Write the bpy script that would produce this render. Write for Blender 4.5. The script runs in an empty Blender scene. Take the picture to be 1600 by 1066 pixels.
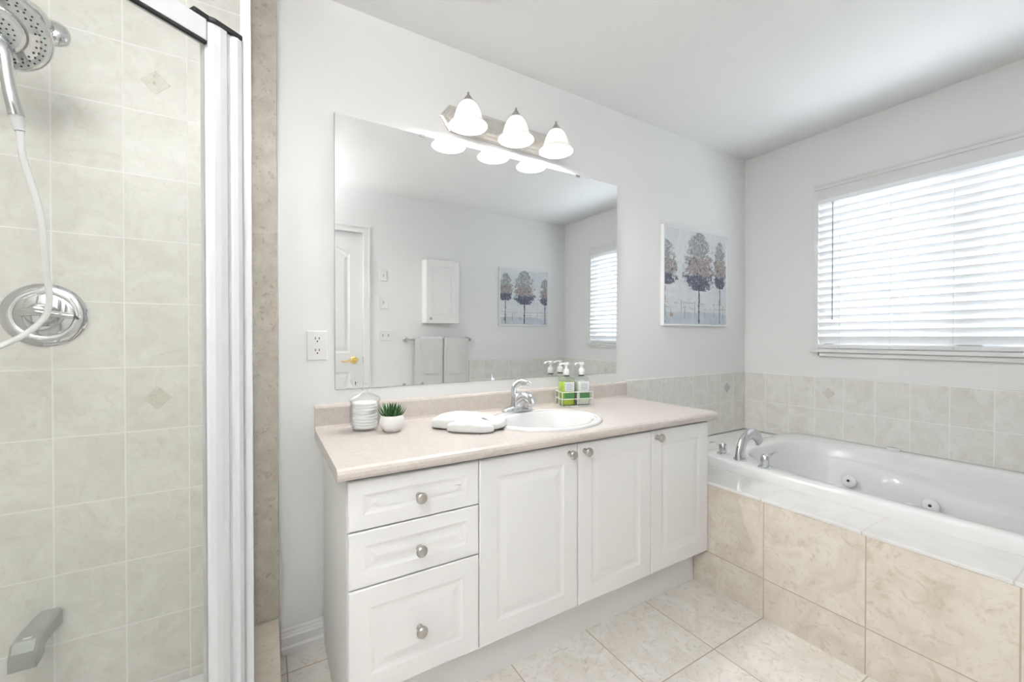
import bpy, bmesh, math, random
from mathutils import Vector, Matrix, noise
random.seed(7)
scn = bpy.context.scene
COL = scn.collection
PI = math.pi

# ------------------------------------------------------------------ camera, sky, exposure
CAMZ, W, XW, YB, XL, ZC = 1.1534, 1.712, 3.0046, -0.42, -0.97, 2.44
cam = bpy.data.cameras.new('camera'); camo = bpy.data.objects.new('camera', cam); COL.objects.link(camo)
cam.sensor_width = 36.0; cam.lens = 36.0 * 643.9 / 1600.0; cam.clip_start = 0.02
camo.location = (0, 0, CAMZ)
camo.rotation_euler = (math.radians(90 - 0.467), 0, math.radians(-30.9))
scn.camera = camo
world = bpy.data.worlds.new('sky'); scn.world = world; world.use_nodes = True
bg = world.node_tree.nodes['Background']
bg.inputs[0].default_value = (0.88, 0.945, 1.0, 1); bg.inputs[1].default_value = 6.3
vs = scn.view_settings
scn.display_settings.display_device = 'sRGB'
vs.view_transform = 'Standard'; vs.look = 'None'; vs.gamma = 1.0; vs.use_curve_mapping = False
vs.exposure = 0.70
BULB = 190.0        # emission strength of the three vanity bulbs
FILL_W = 42.0        # watts of the unseen bowl lamp added as fill

def lamp(name, kind, loc, energy, color, rot=(0, 0, 0), **kw):
    l = bpy.data.lights.new(name, kind); l.energy = energy; l.color = color
    for k, v in kw.items(): setattr(l, k, v)
    o = bpy.data.objects.new(name, l); o.location = loc; o.rotation_euler = rot; COL.objects.link(o); return o

# daylight portal at the window (guides sampling of the sky only)
pl = lamp('window_portal', 'AREA', (XW + 0.16, 0.643, 1.56), 1.0, (1, 1, 1), rot=(0, math.radians(90), 0), shape='RECTANGLE', size=0.98, size_y=1.28)
pl.data.cycles.is_portal = True

# ------------------------------------------------------------------ materials
def nt(name):
    m = bpy.data.materials.new(name); m.use_nodes = True
    n = m.node_tree; b = n.nodes['Principled BSDF']; return m, n, b
def mat(name, col, rough=0.5, metal=0.0, noise_amt=0.0, nscale=20.0, bump=0.0, bscale=200.0, spec=0.5, **kw):
    m, n, b = nt(name)
    b.inputs['Base Color'].default_value = (*col, 1); b.inputs['Roughness'].default_value = rough
    b.inputs['Metallic'].default_value = metal; b.inputs['Specular IOR Level'].default_value = spec
    for k, v in kw.items(): b.inputs[k].default_value = v
    tc = n.nodes.new('ShaderNodeTexCoord')
    if noise_amt:
        t = n.nodes.new('ShaderNodeTexNoise'); t.inputs['Scale'].default_value = nscale; t.inputs['Detail'].default_value = 5
        n.links.new(tc.outputs['Object'], t.inputs['Vector'])
        r = n.nodes.new('ShaderNodeValToRGB')
        r.color_ramp.elements[0].position = 0.3; r.color_ramp.elements[1].position = 0.7
        r.color_ramp.elements[0].color = (*[c * (1 - noise_amt) for c in col], 1)
        r.color_ramp.elements[1].color = (*[min(1, c * (1 + noise_amt)) for c in col], 1)
        n.links.new(t.outputs['Fac'], r.inputs['Fac']); n.links.new(r.outputs['Color'], b.inputs['Base Color'])
    if bump:
        t2 = n.nodes.new('ShaderNodeTexNoise'); t2.inputs['Scale'].default_value = bscale; t2.inputs['Detail'].default_value = 3
        n.links.new(tc.outputs['Object'], t2.inputs['Vector'])
        bp = n.nodes.new('ShaderNodeBump'); bp.inputs['Strength'].default_value = bump; bp.inputs['Distance'].default_value = 0.002
        n.links.new(t2.outputs['Fac'], bp.inputs['Height']); n.links.new(bp.outputs['Normal'], b.inputs['Normal'])
    return m

def tile_mat(name, axes, w, h, ou, ov, c1, c2, vein, grout, mortar=0.0021, vamt=0.35, nscale=9.0, rough=0.42, bump=0.25):
    m, n, b = nt(name); N = n.nodes.new; L = n.links.new
    tc = N('ShaderNodeTexCoord'); sp = N('ShaderNodeSeparateXYZ'); L(tc.outputs['Object'], sp.inputs[0])
    cb = N('ShaderNodeCombineXYZ')
    for i, (ax, o) in enumerate(zip(axes, (ou, ov))):
        s = N('ShaderNodeMath'); s.operation = 'SUBTRACT'; s.inputs[1].default_value = o
        L(sp.outputs[ax], s.inputs[0]); L(s.outputs[0], cb.inputs[i])
    br = N('ShaderNodeTexBrick'); br.offset = 0; br.squash = 1
    br.inputs['Scale'].default_value = 1; br.inputs['Brick Width'].default_value = w; br.inputs['Row Height'].default_value = h
    br.inputs['Mortar Size'].default_value = mortar; br.inputs['Mortar Smooth'].default_value = 0.2; br.inputs['Bias'].default_value = 0
    br.inputs['Color1'].default_value = (0, 0, 0, 1); br.inputs['Color2'].default_value = (1, 1, 1, 1); br.inputs['Mortar'].default_value = (0.5, 0.5, 0.5, 1)
    L(cb.outputs[0], br.inputs['Vector'])
    # every tile shifts the marbling so that it breaks at the joints
    sh = N('ShaderNodeVectorMath'); sh.operation = 'MULTIPLY_ADD'; sh.inputs[1].default_value = (7.0, 3.0, 5.0)
    L(br.outputs['Color'], sh.inputs[0]); L(tc.outputs['Object'], sh.inputs[2])
    n1 = N('ShaderNodeTexNoise'); n1.inputs['Scale'].default_value = nscale; n1.inputs['Detail'].default_value = 8; n1.inputs['Roughness'].default_value = 0.62; n1.inputs['Distortion'].default_value = 1.1
    L(sh.outputs[0], n1.inputs['Vector'])
    r1 = N('ShaderNodeValToRGB'); r1.color_ramp.elements[0].position = 0.36; r1.color_ramp.elements[1].position = 0.64
    r1.color_ramp.elements[0].color = (*c1, 1); r1.color_ramp.elements[1].color = (*c2, 1)
    L(n1.outputs['Fac'], r1.inputs['Fac'])
    n2 = N('ShaderNodeTexNoise'); n2.inputs['Scale'].default_value = nscale * 2.7; n2.inputs['Detail'].default_value = 9; n2.inputs['Roughness'].default_value = 0.7; n2.inputs['Distortion'].default_value = 2.2
    L(sh.outputs[0], n2.inputs['Vector'])
    r2 = N('ShaderNodeValToRGB'); r2.color_ramp.elements[0].position = 0.52; r2.color_ramp.elements[1].position = 0.74
    r2.color_ramp.elements[0].color = (0, 0, 0, 1); r2.color_ramp.elements[1].color = (vamt, vamt, vamt, 1)
    L(n2.outputs['Fac'], r2.inputs['Fac'])
    mx = N('ShaderNodeMix'); mx.data_type = 'RGBA'; mx.inputs[7].default_value = (*vein, 1)
    L(r2.outputs['Color'], mx.inputs[0]); L(r1.outputs['Color'], mx.inputs[6])
    mg = N('ShaderNodeMix'); mg.data_type = 'RGBA'; mg.inputs[7].default_value = (*grout, 1)
    L(br.outputs['Fac'], mg.inputs[0]); L(mx.outputs[2], mg.inputs[6]); L(mg.outputs[2], b.inputs['Base Color'])
    inv = N('ShaderNodeMath'); inv.operation = 'MULTIPLY_ADD'; inv.inputs[1].default_value = -1; inv.inputs[2].default_value = 1
    L(br.outputs['Fac'], inv.inputs[0])
    bp = N('ShaderNodeBump'); bp.inputs['Strength'].default_value = bump; bp.inputs['Distance'].default_value = 0.0015
    L(inv.outputs[0], bp.inputs['Height']); L(bp.outputs['Normal'], b.inputs['Normal'])
    rm = N('ShaderNodeMath'); rm.operation = 'MULTIPLY_ADD'; rm.inputs[1].default_value = 0.5; rm.inputs[2].default_value = rough
    L(br.outputs['Fac'], rm.inputs[0]); L(rm.outputs[0], b.inputs['Roughness'])
    return m

def stone_mat(name, a, c, spot, nscale, rough=0.35, spots=0.6, sscale=120):
    m, n, b = nt(name); N = n.nodes.new; L = n.links.new
    tc = N('ShaderNodeTexCoord')
    n1 = N('ShaderNodeTexNoise'); n1.inputs['Scale'].default_value = nscale; n1.inputs['Detail'].default_value = 8; n1.inputs['Roughness'].default_value = 0.65
    L(tc.outputs['Object'], n1.inputs['Vector'])
    r = N('ShaderNodeValToRGB'); r.color_ramp.elements[0].position = 0.35; r.color_ramp.elements[1].position = 0.65
    r.color_ramp.elements[0].color = (*a, 1); r.color_ramp.elements[1].color = (*c, 1); L(n1.outputs['Fac'], r.inputs['Fac'])
    n2 = N('ShaderNodeTexNoise'); n2.inputs['Scale'].default_value = sscale; n2.inputs['Detail'].default_value = 3; n2.inputs['Distortion'].default_value = 0.6
    L(tc.outputs['Object'], n2.inputs['Vector'])
    r2 = N('ShaderNodeValToRGB'); r2.color_ramp.elements[0].position = 0.6; r2.color_ramp.elements[1].position = 0.7
    r2.color_ramp.elements[0].color = (0, 0, 0, 1); r2.color_ramp.elements[1].color = (spots, spots, spots, 1); L(n2.outputs['Fac'], r2.inputs['Fac'])
    mx = N('ShaderNodeMix'); mx.data_type = 'RGBA'; mx.inputs[7].default_value = (*spot, 1)
    L(r2.outputs['Color'], mx.inputs[0]); L(r.outputs['Color'], mx.inputs[6]); L(mx.outputs[2], b.inputs['Base Color'])
    b.inputs['Roughness'].default_value = rough
    return m

def glass_mat(name, tint=(1, 1, 1), refl=0.08, rough=0.0, edge=0.5):
    m = bpy.data.materials.new(name); m.use_nodes = True; n = m.node_tree; n.nodes.clear(); N = n.nodes.new; L = n.links.new
    o = N('ShaderNodeOutputMaterial'); t = N('ShaderNodeBsdfTransparent'); t.inputs[0].default_value = (*tint, 1)
    g = N('ShaderNodeBsdfGlossy'); g.inputs['Roughness'].default_value = rough
    lw = N('ShaderNodeLayerWeight'); lw.inputs[0].default_value = edge
    mr = N('ShaderNodeMath'); mr.operation = 'MULTIPLY_ADD'; mr.inputs[1].default_value = 0.6; mr.inputs[2].default_value = refl
    pw = N('ShaderNodeMath'); pw.operation = 'POWER'; pw.inputs[1].default_value = 3.0
    L(lw.outputs['Facing'], pw.inputs[0]); L(pw.outputs[0], mr.inputs[0])
    mx = N('ShaderNodeMixShader'); L(mr.outputs[0], mx.inputs[0]); L(t.outputs[0], mx.inputs[1]); L(g.outputs[0], mx.inputs[2]); L(mx.outputs[0], o.inputs[0])
    return m
def trans_mat(name, col, amount, rough=0.5, emit=0.0):
    m, n, b = nt(name); N = n.nodes.new; L = n.links.new
    b.inputs['Base Color'].default_value = (*col, 1); b.inputs['Roughness'].default_value = rough
    t = N('ShaderNodeBsdfTranslucent'); t.inputs[0].default_value = (*col, 1)
    mx = N('ShaderNodeMixShader'); mx.inputs[0].default_value = amount
    L(b.outputs[0], mx.inputs[1]); L(t.outputs[0], mx.inputs[2]); L(mx.outputs[0], n.nodes['Material Output'].inputs[0])
    if emit:
        b.inputs['Emission Color'].default_value = (1, 0.97, 0.93, 1); b.inputs['Emission Strength'].default_value = emit
    return m
def emit_mat(name, col, s):
    m, n, b = nt(name); b.inputs['Base Color'].default_value = (*col, 1)
    b.inputs['Emission Color'].default_value = (*col, 1); b.inputs['Emission Strength'].default_value = s; return m

M = {}
M['wall'] = mat('wall_paint', (0.86, 0.86, 0.858), 0.55, bump=0.06, bscale=160)
M['ceiling'] = mat('ceiling_paint', (0.89, 0.89, 0.888), 0.7, bump=0.08, bscale=120)
M['trim'] = mat('trim_paint', (0.82, 0.82, 0.815), 0.35)
M['door'] = mat('door_paint', (0.80, 0.80, 0.795), 0.4)
M['cab'] = mat('cabinet_white', (0.86, 0.858, 0.852), 0.38)
M['plastic'] = mat('white_plastic', (0.83, 0.83, 0.82), 0.3)
M['dark'] = mat('dark_slot', (0.03, 0.03, 0.03), 0.5)
M['black'] = mat('black_rubber', (0.006, 0.006, 0.008), 0.6)
M['porcelain'] = mat('white_porcelain', (0.74, 0.74, 0.74), 0.12)
M['acrylic'] = mat('white_acrylic', (0.84, 0.845, 0.845), 0.13)
M['chrome'] = mat('chrome', (0.66, 0.67, 0.69), 0.07, 1.0)
M['nickel'] = mat('brushed_nickel', (0.50, 0.48, 0.45), 0.3, 1.0, noise_amt=0.06, nscale=90)
M['nickel_light'] = mat('light_nickel', (0.78, 0.755, 0.72), 0.3, 1.0, noise_amt=0.05, nscale=70)
M['brass'] = mat('brass', (0.83, 0.62, 0.24), 0.18, 1.0)
M['alu'] = mat('white_aluminium', (0.63, 0.64, 0.66), 0.3, 0.0)
M['mirror'] = mat('mirror_silver', (0.93, 0.945, 0.945), 0.0, 1.0)
M['mirror_edge'] = mat('mirror_edge_green', (0.28, 0.32, 0.31), 0.3)
M['laminate'] = stone_mat('beige_laminate', (0.545, 0.495, 0.455), (0.61, 0.565, 0.53), (0.43, 0.375, 0.335), 60, 0.32, 0.55, 330)
M['marble_strip'] = stone_mat('travertine', (0.47, 0.425, 0.375), (0.59, 0.545, 0.49), (0.33, 0.28, 0.225), 22, 0.35, 0.6, 70)
M['marble_curb'] = stone_mat('light_travertine', (0.68, 0.61, 0.52), (0.76, 0.70, 0.62), (0.50, 0.42, 0.34), 20, 0.3, 0.45, 60)
TB1, TB2, TBV, TBG = (0.74, 0.725, 0.68), (0.83, 0.82, 0.785), (0.56, 0.53, 0.47), (0.90, 0.89, 0.87)
M['tile_shower'] = tile_mat('shower_tile', (0, 2), 0.1565, 0.2, -0.0595, 0.061, TB1, TB2, TBV, TBG, vamt=0.4)
M['tile_shower_side'] = tile_mat('shower_tile_side', (1, 2), 0.1565, 0.2, W - 0.004, 0.061, TB1, TB2, TBV, TBG, vamt=0.4)
M['tile_tub_n'] = tile_mat('tub_tile_north', (0, 2), 0.1505, 0.2, XW - 0.004, 0.704, TB1, TB2, TBV, TBG, vamt=0.45)
M['tile_tub_e'] = tile_mat('tub_tile_east', (1, 2), 0.1505, 0.2, W - 0.003, 0.704, TB1, TB2, TBV, TBG, vamt=0.45)
M['tile_apron'] = tile_mat('apron_tile', (1, 2), 0.3365, 0.335, 0.582, 0.16, (0.67, 0.605, 0.52), (0.785, 0.735, 0.66), (0.51, 0.42, 0.315), (0.47, 0.40, 0.32), mortar=0.0024, vamt=0.75, nscale=6, rough=0.25, bump=0.08)
M['tile_deck'] = tile_mat('deck_tile', (1, 0), 0.3365, 0.60, 0.594, 1.70, (0.79, 0.78, 0.76), (0.84, 0.832, 0.815), (0.68, 0.64, 0.59), (0.60, 0.57, 0.53), mortar=0.0026, vamt=0.3, nscale=7, rough=0.12)  # tile colour lightened to stand for window glare on the deck
M['tile_floor'] = tile_mat('floor_tile', (0, 1), 0.34, 0.343, 0.06, 0.231, (0.76, 0.715, 0.655), (0.86, 0.83, 0.79), (0.50, 0.425, 0.335), (0.46, 0.40, 0.33), mortar=0.0026, vamt=0.75, nscale=8, rough=0.25, bump=0.08)
M['diamond'] = stone_mat('diamond_inset', (0.64, 0.615, 0.55), (0.72, 0.695, 0.63), (0.40, 0.36, 0.30), 60, 0.35, 0.8, 110)
M['diamond_grey'] = stone_mat('diamond_inset_grey', (0.46, 0.46, 0.45), (0.60, 0.60, 0.58), (0.36, 0.35, 0.33), 60, 0.3, 0.8, 110)
M['glass'] = glass_mat('shower_glass', (0.987, 0.99, 0.98), 0.012)
M['pane'] = glass_mat('window_glass', (0.97, 0.98, 0.98), 0.04)
M['jar'] = glass_mat('jar_glass', (0.992, 0.996, 0.996), 0.035, 0.02, 0.55)
M['bottle_clear'] = glass_mat('clear_bottle', (0.93, 0.95, 0.93), 0.06, 0.03, 0.5)
M['liquid_green'] = mat('green_soap', (0.42, 0.60, 0.03), 0.15, **{'Transmission Weight': 0.15})
M['liquid_pale'] = mat('pale_lotion', (0.72, 0.76, 0.68), 0.2)
M['label_white'] = mat('label_white', (0.80, 0.81, 0.84), 0.4)
M['label_green'] = mat('label_green', (0.06, 0.20, 0.06), 0.4)
M['label_ink'] = mat('label_ink', (0.35, 0.36, 0.40), 0.5)
M['towel'] = mat('white_terry', (0.70, 0.70, 0.695), 0.95, bump=0.5, bscale=420, spec=0.1)
M['cotton'] = mat('cotton_pads', (0.92, 0.92, 0.915), 0.95, bump=0.4, bscale=300, spec=0.1)
M['pot'] = mat('white_ceramic_pot', (0.80, 0.79, 0.77), 0.3)
M['soil'] = mat('dark_soil', (0.05, 0.035, 0.02), 0.9)
M['leaf'] = mat('succulent_green', (0.026, 0.095, 0.022), 0.4, noise_amt=0.45, nscale=60)
M['slat'] = trans_mat('blind_slat', (0.93, 0.935, 0.945), 0.19, 0.4)
M['wand'] = mat('clear_grey_wand', (0.42, 0.43, 0.45), 0.3)
M['shade'] = trans_mat('frosted_shade', (0.93, 0.92, 0.90), 0.12, 0.35)
M['bulb'] = emit_mat('lit_bulb', (1.0, 0.985, 0.965), BULB)
M['bowl'] = emit_mat('fill_bowl_glow', (1.0, 0.98, 0.95), 12.0)  # glowing bowl of the added fill lamp
M['hose'] = mat('white_hose', (0.86, 0.87, 0.87), 0.3)
M['spray_face'] = mat('spray_face_grey', (0.52, 0.54, 0.54), 0.3, 0.3)
M['grey_spout'] = mat('grey_spout', (0.40, 0.425, 0.41), 0.32, 0.2)
M['frame_silver'] = mat('silver_white_frame', (0.82, 0.83, 0.84), 0.3, 0.2)

# ------------------------------------------------------------------ mesh helpers
def link(name, bm, m, parent=None, smooth=False, bevel=0.0, seg=2):
    me = bpy.data.meshes.new(name); bmesh.ops.recalc_face_normals(bm, faces=bm.faces); bm.to_mesh(me); bm.free()
    for mm in (m if isinstance(m, (list, tuple)) else [m]): me.materials.append(mm)
    if smooth:
        for p in me.polygons: p.use_smooth = True
    o = bpy.data.objects.new(name, me); COL.objects.link(o)
    if bevel:
        b = o.modifiers.new('bevel', 'BEVEL'); b.width = bevel; b.segments = seg; b.limit_method = 'ANGLE'; b.angle_limit = math.radians(40)
    if smooth:
        try: me.set_sharp_from_angle(angle=math.radians(48))
        except Exception: pass
    if parent:
        o.parent = parent   # meshes are built in room coordinates; only the Empties carry a location
        if parent.type == 'EMPTY': o.matrix_parent_inverse = Matrix.Translation(-parent.location)
    return o
def thing(name, label, cat, loc, group=None):
    o = bpy.data.objects.new(name, None); o.empty_display_size = 0.05; o.location = loc; COL.objects.link(o)
    o['label'] = label; o['category'] = cat
    if group: o['group'] = group
    return o
def tag(o, label, cat, group=None):
    o['label'] = label; o['category'] = cat
    if group: o['group'] = group
    return o
def struct(o, label=None, cat=None):
    o['kind'] = 'structure'
    if label: o['label'] = label
    if cat: o['category'] = cat
    return o
def new(): return bmesh.new()
def box(bm, x0, x1, y0, y1, z0, z1, mi=0):
    v = [bm.verts.new(p) for p in ((x0, y0, z0), (x1, y0, z0), (x1, y1, z0), (x0, y1, z0), (x0, y0, z1), (x1, y0, z1), (x1, y1, z1), (x0, y1, z1))]
    for q in ((0, 3, 2, 1), (4, 5, 6, 7), (0, 1, 5, 4), (1, 2, 6, 5), (2, 3, 7, 6), (3, 0, 4, 7)):
        f = bm.faces.new([v[i] for i in q]); f.material_index = mi
    return v
def B(*a, **k):
    bm = new(); box(bm, *a, **k); return bm
def frame_of(d):
    d = Vector(d).normalized(); u = Vector((0, 0, 1)) if abs(d.z) < 0.95 else Vector((1, 0, 0))
    a = d.cross(u).normalized(); return a, a.cross(d).normalized(), d
def lathe(bm, prof, origin=(0, 0, 0), axis=(0, 0, 1), segs=32, mi=0, sx=1.0, sy=1.0, cap=True):
    a, b, d = frame_of(axis); o = Vector(origin); rings = []
    for r, h in prof:
        if r < 1e-6: rings.append([bm.verts.new(o + d * h)])
        else: rings.append([bm.verts.new(o + d * h + a * (r * sx * math.cos(2 * PI * i / segs)) + b * (r * sy * math.sin(2 * PI * i / segs))) for i in range(segs)])
    for r0, r1 in zip(rings, rings[1:]):
        for i in range(segs):
            j = (i + 1) % segs
            if len(r0) == 1 and len(r1) == 1: continue
            if len(r0) == 1: f = bm.faces.new((r0[0], r1[i], r1[j]))
            elif len(r1) == 1: f = bm.faces.new((r0[i], r0[j], r1[0]))
            else: f = bm.faces.new((r0[i], r0[j], r1[j], r1[i]))
            f.material_index = mi
    if cap:
        for R in (rings[0], rings[-1]):
            if len(R) > 2: bm.faces.new(R).material_index = mi
    return rings
def catmull(pts, n=8):
    P = [Vector(p) for p in pts]; P = [P[0] * 2 - P[1]] + P + [P[-1] * 2 - P[-2]]; out = []
    for i in range(1, len(P) - 2):
        for k in range(n):
            t = k / n; a, b, c, d = P[i - 1], P[i], P[i + 1], P[i + 2]
            out.append(0.5 * ((2 * b) + (c - a) * t + (2 * a - 5 * b + 4 * c - d) * t * t + (3 * b - a - 3 * c + d) * t ** 3))
    out.append(P[-2]); return out
def tube(bm, pts, r, segs=12, mi=0, flat=1.0, up=None):
    P = [Vector(p) for p in pts]; n = len(P); rings = []
    nrm = None
    for i, p in enumerate(P):
        d = (P[min(i + 1, n - 1)] - P[max(i - 1, 0)]).normalized()
        if up is not None: a = d.cross(Vector(up)).normalized()
        else:
            if nrm is None: a = frame_of(d)[0]
            else: a = (nrm - d * nrm.dot(d)).normalized()
            nrm = a
        b = a.cross(d).normalized()
        rr = r[i] if isinstance(r, (list, tuple)) else r
        rings.append([bm.verts.new(p + a * rr * math.cos(2 * PI * k / segs) + b * rr * flat * math.sin(2 * PI * k / segs)) for k in range(segs)])
    for r0, r1 in zip(rings, rings[1:]):
        for k in range(segs):
            bm.faces.new((r0[k], r0[(k + 1) % segs], r1[(k + 1) % segs], r1[k])).material_index = mi
    bm.faces.new(rings[0]).material_index = mi; bm.faces.new(rings[-1]).material_index = mi
def loft(bm, loops, close_first=True, close_last=True, mi=0):
    R = [[bm.verts.new(p) for p in lp] for lp in loops]; n = len(R[0])
    for a, b in zip(R, R[1:]):
        for i in range(n):
            j = (i + 1) % n
            bm.faces.new((a[i], a[j], b[j], b[i])).material_index = mi
    if close_first: bm.faces.new(R[0]).material_index = mi
    if close_last: bm.faces.new(R[-1]).material_index = mi
    return R
def prism(bm, poly, z0, z1, mi=0):
    return loft(bm, [[(x, y, z0) for x, y in poly], [(x, y, z1) for x, y in poly]], mi=mi)
def panel(bm, u0, u1, v0, v1, T, steps, back=0.018):
    """slab with a routed front; T maps (u, v, depth out of the front) to a point; steps = [(inset, depth)]"""
    def rect(i, d): return [T(u0 + i, v0 + i, d), T(u1 - i, v0 + i, d), T(u1 - i, v1 - i, d), T(u0 + i, v1 - i, d)]
    loft(bm, [rect(0, -back), rect(0, -0.003), rect(0.003, 0.0)] + [rect(i, d) for i, d in steps])
def sellip(cx, cy, ax, ay, n, z, N=72, fn=None):
    out = []
    for k in range(N):
        t = 2 * PI * k / N; c, s = math.cos(t), math.sin(t)
        x = cx + ax * math.copysign(abs(c) ** (2 / n), c); y = cy + ay * math.copysign(abs(s) ** (2 / n), s)
        out.append(fn(x, y, z) if fn else (x, y, z))
    return out

# ------------------------------------------------------------------ room shell
struct(link('floor', B(XL - 0.15, XW + 0.15, YB - 0.15, W + 0.15, -0.06, 0), M['tile_floor']))
struct(link('ceiling', B(XL - 0.15, XW + 0.15, YB - 0.15, W + 0.15, ZC, ZC + 0.06), M['ceiling']))
struct(link('wall_north', B(XL - 0.15, XW + 0.15, W, W + 0.15, 0, ZC), M['wall']))
struct(link('wall_west', B(XL - 0.15, XL, YB, W, 0, ZC), M['wall']))
WY0, WY1, WZ0, WZ1 = 0.045, 1.240, 1.085, 2.012   # window opening
bm = new(); t = 0.15
box(bm, XW, XW + t, YB, WY0, 0, ZC); box(bm, XW, XW + t, WY1, W, 0, ZC)
box(bm, XW, XW + t, WY0, WY1, 0, WZ0); box(bm, XW, XW + t, WY0, WY1, WZ1, ZC)
struct(link('wall_east', bm, M['wall']))
DX0, DX1, DZ = -0.015, 0.748, 2.062               # door opening in the south wall
bm = new()
box(bm, XL - 0.15, DX0, YB - 0.12, YB, 0, ZC); box(bm, DX1, XW + 0.15, YB - 0.12, YB, 0, ZC); box(bm, DX0, DX1, YB - 0.12, YB, DZ, ZC)
struct(link('wall_south', bm, M['wall']))

# tiling and stone on the walls
struct(link('trim_1', B(XL, -0.040, W - 0.008, W, 0, ZC), M['tile_shower']), 'cream marbled wall tiles behind the shower')
struct(link('trim_2', B(XL, XL + 0.008, 0.74, W - 0.008, 0, ZC), M['tile_shower_side']))
bm = new(); box(bm, 1.786, XW, W - 0.008, W, 0.49, 0.907)
struct(link('trim_3', bm, M['tile_tub_n'], bevel=0.003))
struct(link('trim_4', B(XW - 0.008, XW, YB + 0.008, W - 0.008, 0.49, 0.907), M['tile_tub_e'], bevel=0.003))
struct(link('trim_5', B(1.775, XW, YB, YB + 0.008, 0.0, 0.907), M['tile_tub_n'], bevel=0.003))
bm = new(); box(bm, -0.0405, 0.0385, W - 0.02, W, 0.145, ZC)
struct(link('trim_6', bm, M['marble_strip'], bevel=0.002))
# plaster bead at the right edge of the stone strip
struct(link('trim_7', B(0.0385, 0.0445, W - 0.012, W, 0.145, ZC), M['trim'], bevel=0.002))
for i, (p, q, mm, nm) in enumerate((((-0.2945, 1.961), 'n', M['diamond'], 1), ((-0.2945, 0.961), 'n', M['diamond'], 1), ((2.779, 0.804), 'n', M['diamond_grey'], 1), ((1.182, 0.808), 'e', M['diamond'], 1), ((0.279, 0.808), 'e', M['diamond'], 1))):
    bm = new(); r = 0.037 if i < 2 else 0.036
    pts = [(p[0] - r, p[1]), (p[0], p[1] - r), (p[0] + r, p[1]), (p[0], p[1] + r)]
    if q == 'n': loft(bm, [[(u, W - 0.007, v) for u, v in pts], [(u, W - 0.0095, v) for u, v in pts]])
    else: loft(bm, [[(XW - 0.007, u, v) for u, v in pts], [(XW - 0.0095, u, v) for u, v in pts]])
    struct(link('trim_%d' % (8 + i), bm, mm))
# baseboards
def baseboard(name, x0, x1, y0, sgn):
    bm = new(); prof = [(0, 0), (0.016, 0), (0.016, 0.022), (0.012, 0.030), (0.012, 0.060), (0.009, 0.064), (0.009, 0.072), (0.006, 0.076), (0.006, 0.083), (0.003, 0.089), (0, 0.089)]
    loft(bm, [[(x0, y0 + sgn * d, z) for d, z in prof], [(x1, y0 + sgn * d, z) for d, z in prof]])
    return struct(link(name, bm, M['trim']))
baseboard('baseboard_north', 0.0445, 0.187, W, -1)
baseboard('baseboard_south', 0.81, 1.775, YB, 1)

# ------------------------------------------------------------------ window
win = struct(bpy.data.objects.new('window_1', None)); win.location = (XW, 0.643, WZ0); COL.objects.link(win)
bm = new()   # white vinyl frame set in the opening
fx0, fx1 = XW + 0.07, XW + 0.13
box(bm, fx0, fx1, WY0, WY0 + 0.05, WZ0, WZ1); box(bm, fx0, fx1, WY1 - 0.05, WY1, WZ0, WZ1)
box(bm, fx0, fx1, WY0, WY1, WZ0, WZ0 + 0.05); box(bm, fx0, fx1, WY0, WY1, WZ1 - 0.014, WZ1)
box(bm, fx0, fx1, 0.555, 0.655, WZ0, WZ1)
link('window_frame', bm, M['trim'], win, bevel=0.004)
link('pane', B(fx0 + 0.02, fx0 + 0.026, WY0 + 0.05, 0.555, WZ0 + 0.05, WZ1 - 0.014), M['pane'], win)
link('pane', B(fx0 + 0.035, fx0 + 0.041, 0.655, WY1 - 0.05, WZ0 + 0.05, WZ1 - 0.014), M['pane'], win)
bm = new()   # casing: thin stepped side strips and a taller header
box(bm, XW - 0.012, XW, WY1, WY1 + 0.028, WZ0 - 0.045, 2.115); box(bm, XW - 0.012, XW, WY0 - 0.028, WY0, WZ0 - 0.045, 2.115)
box(bm, XW - 0.012, XW, WY0, WY1, WZ1, 2.115); box(bm, XW - 0.019, XW - 0.012, WY0 - 0.02, WY1 + 0.02, 2.078, 2.094)
box(bm, XW - 0.016, XW - 0.012, WY0 - 0.028, WY1 + 0.028, 2.100, 2.115)
link('casing', bm, M['trim'], win, bevel=0.003)
bm = new()   # sill with nose and apron
box(bm, XW - 0.040, XW + 0.07, WY0 - 0.035, WY1 + 0.04, 1.062, 1.085)
box(bm, XW - 0.022, XW, WY0 - 0.01, WY1 - 0.01, 1.036, 1.062)
link('window_sill', bm, M['trim'], win, bevel=0.005)

# blind
bl = thing('window_blind', 'white two-inch slat blind lowered and nearly closed over the window above the tub', 'blind', (XW, 0.643, 2.0))
BX = XW - 0.012; BY0, BY1 = WY0 + 0.004, WY1 - 0.004
bm = new(); box(bm, BX - 0.0165, BX - 0.0135, BY0, BY1, 1.986, 2.0115); box(bm, BX - 0.0135, BX + 0.012, BY0, BY1, 2.0085, 2.0115)
link('headrail', bm, M['slat'], bl)
tilt = math.radians(58)
def slat_bm():
    bm = new(); hw = 0.0255; n = 6; top = []; bot = []
    for i in range(n + 1):
        u = -hw + 2 * hw * i / n; c = 0.0022 * (1 - (u / hw) ** 2)
        for lst, off in ((top, c + 0.0013), (bot, c - 0.0013)):
            # room-side edge is the high one
            x = -u * math.cos(tilt) - off * math.sin(tilt); z = u * math.sin(tilt) - off * math.cos(tilt)
            lst.append((x, z))
    prof = top + bot[::-1]
    loft(bm, [[(x, BY0, z) for x, z in prof], [(x, BY1, z) for x, z in prof]]); return bm
s0 = link('slat', slat_bm(), M['slat'], bl, smooth=True)
NS = 20; zt, zb = 1.974, 1.1385; base_loc = Vector((BX, 0, 0))
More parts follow.
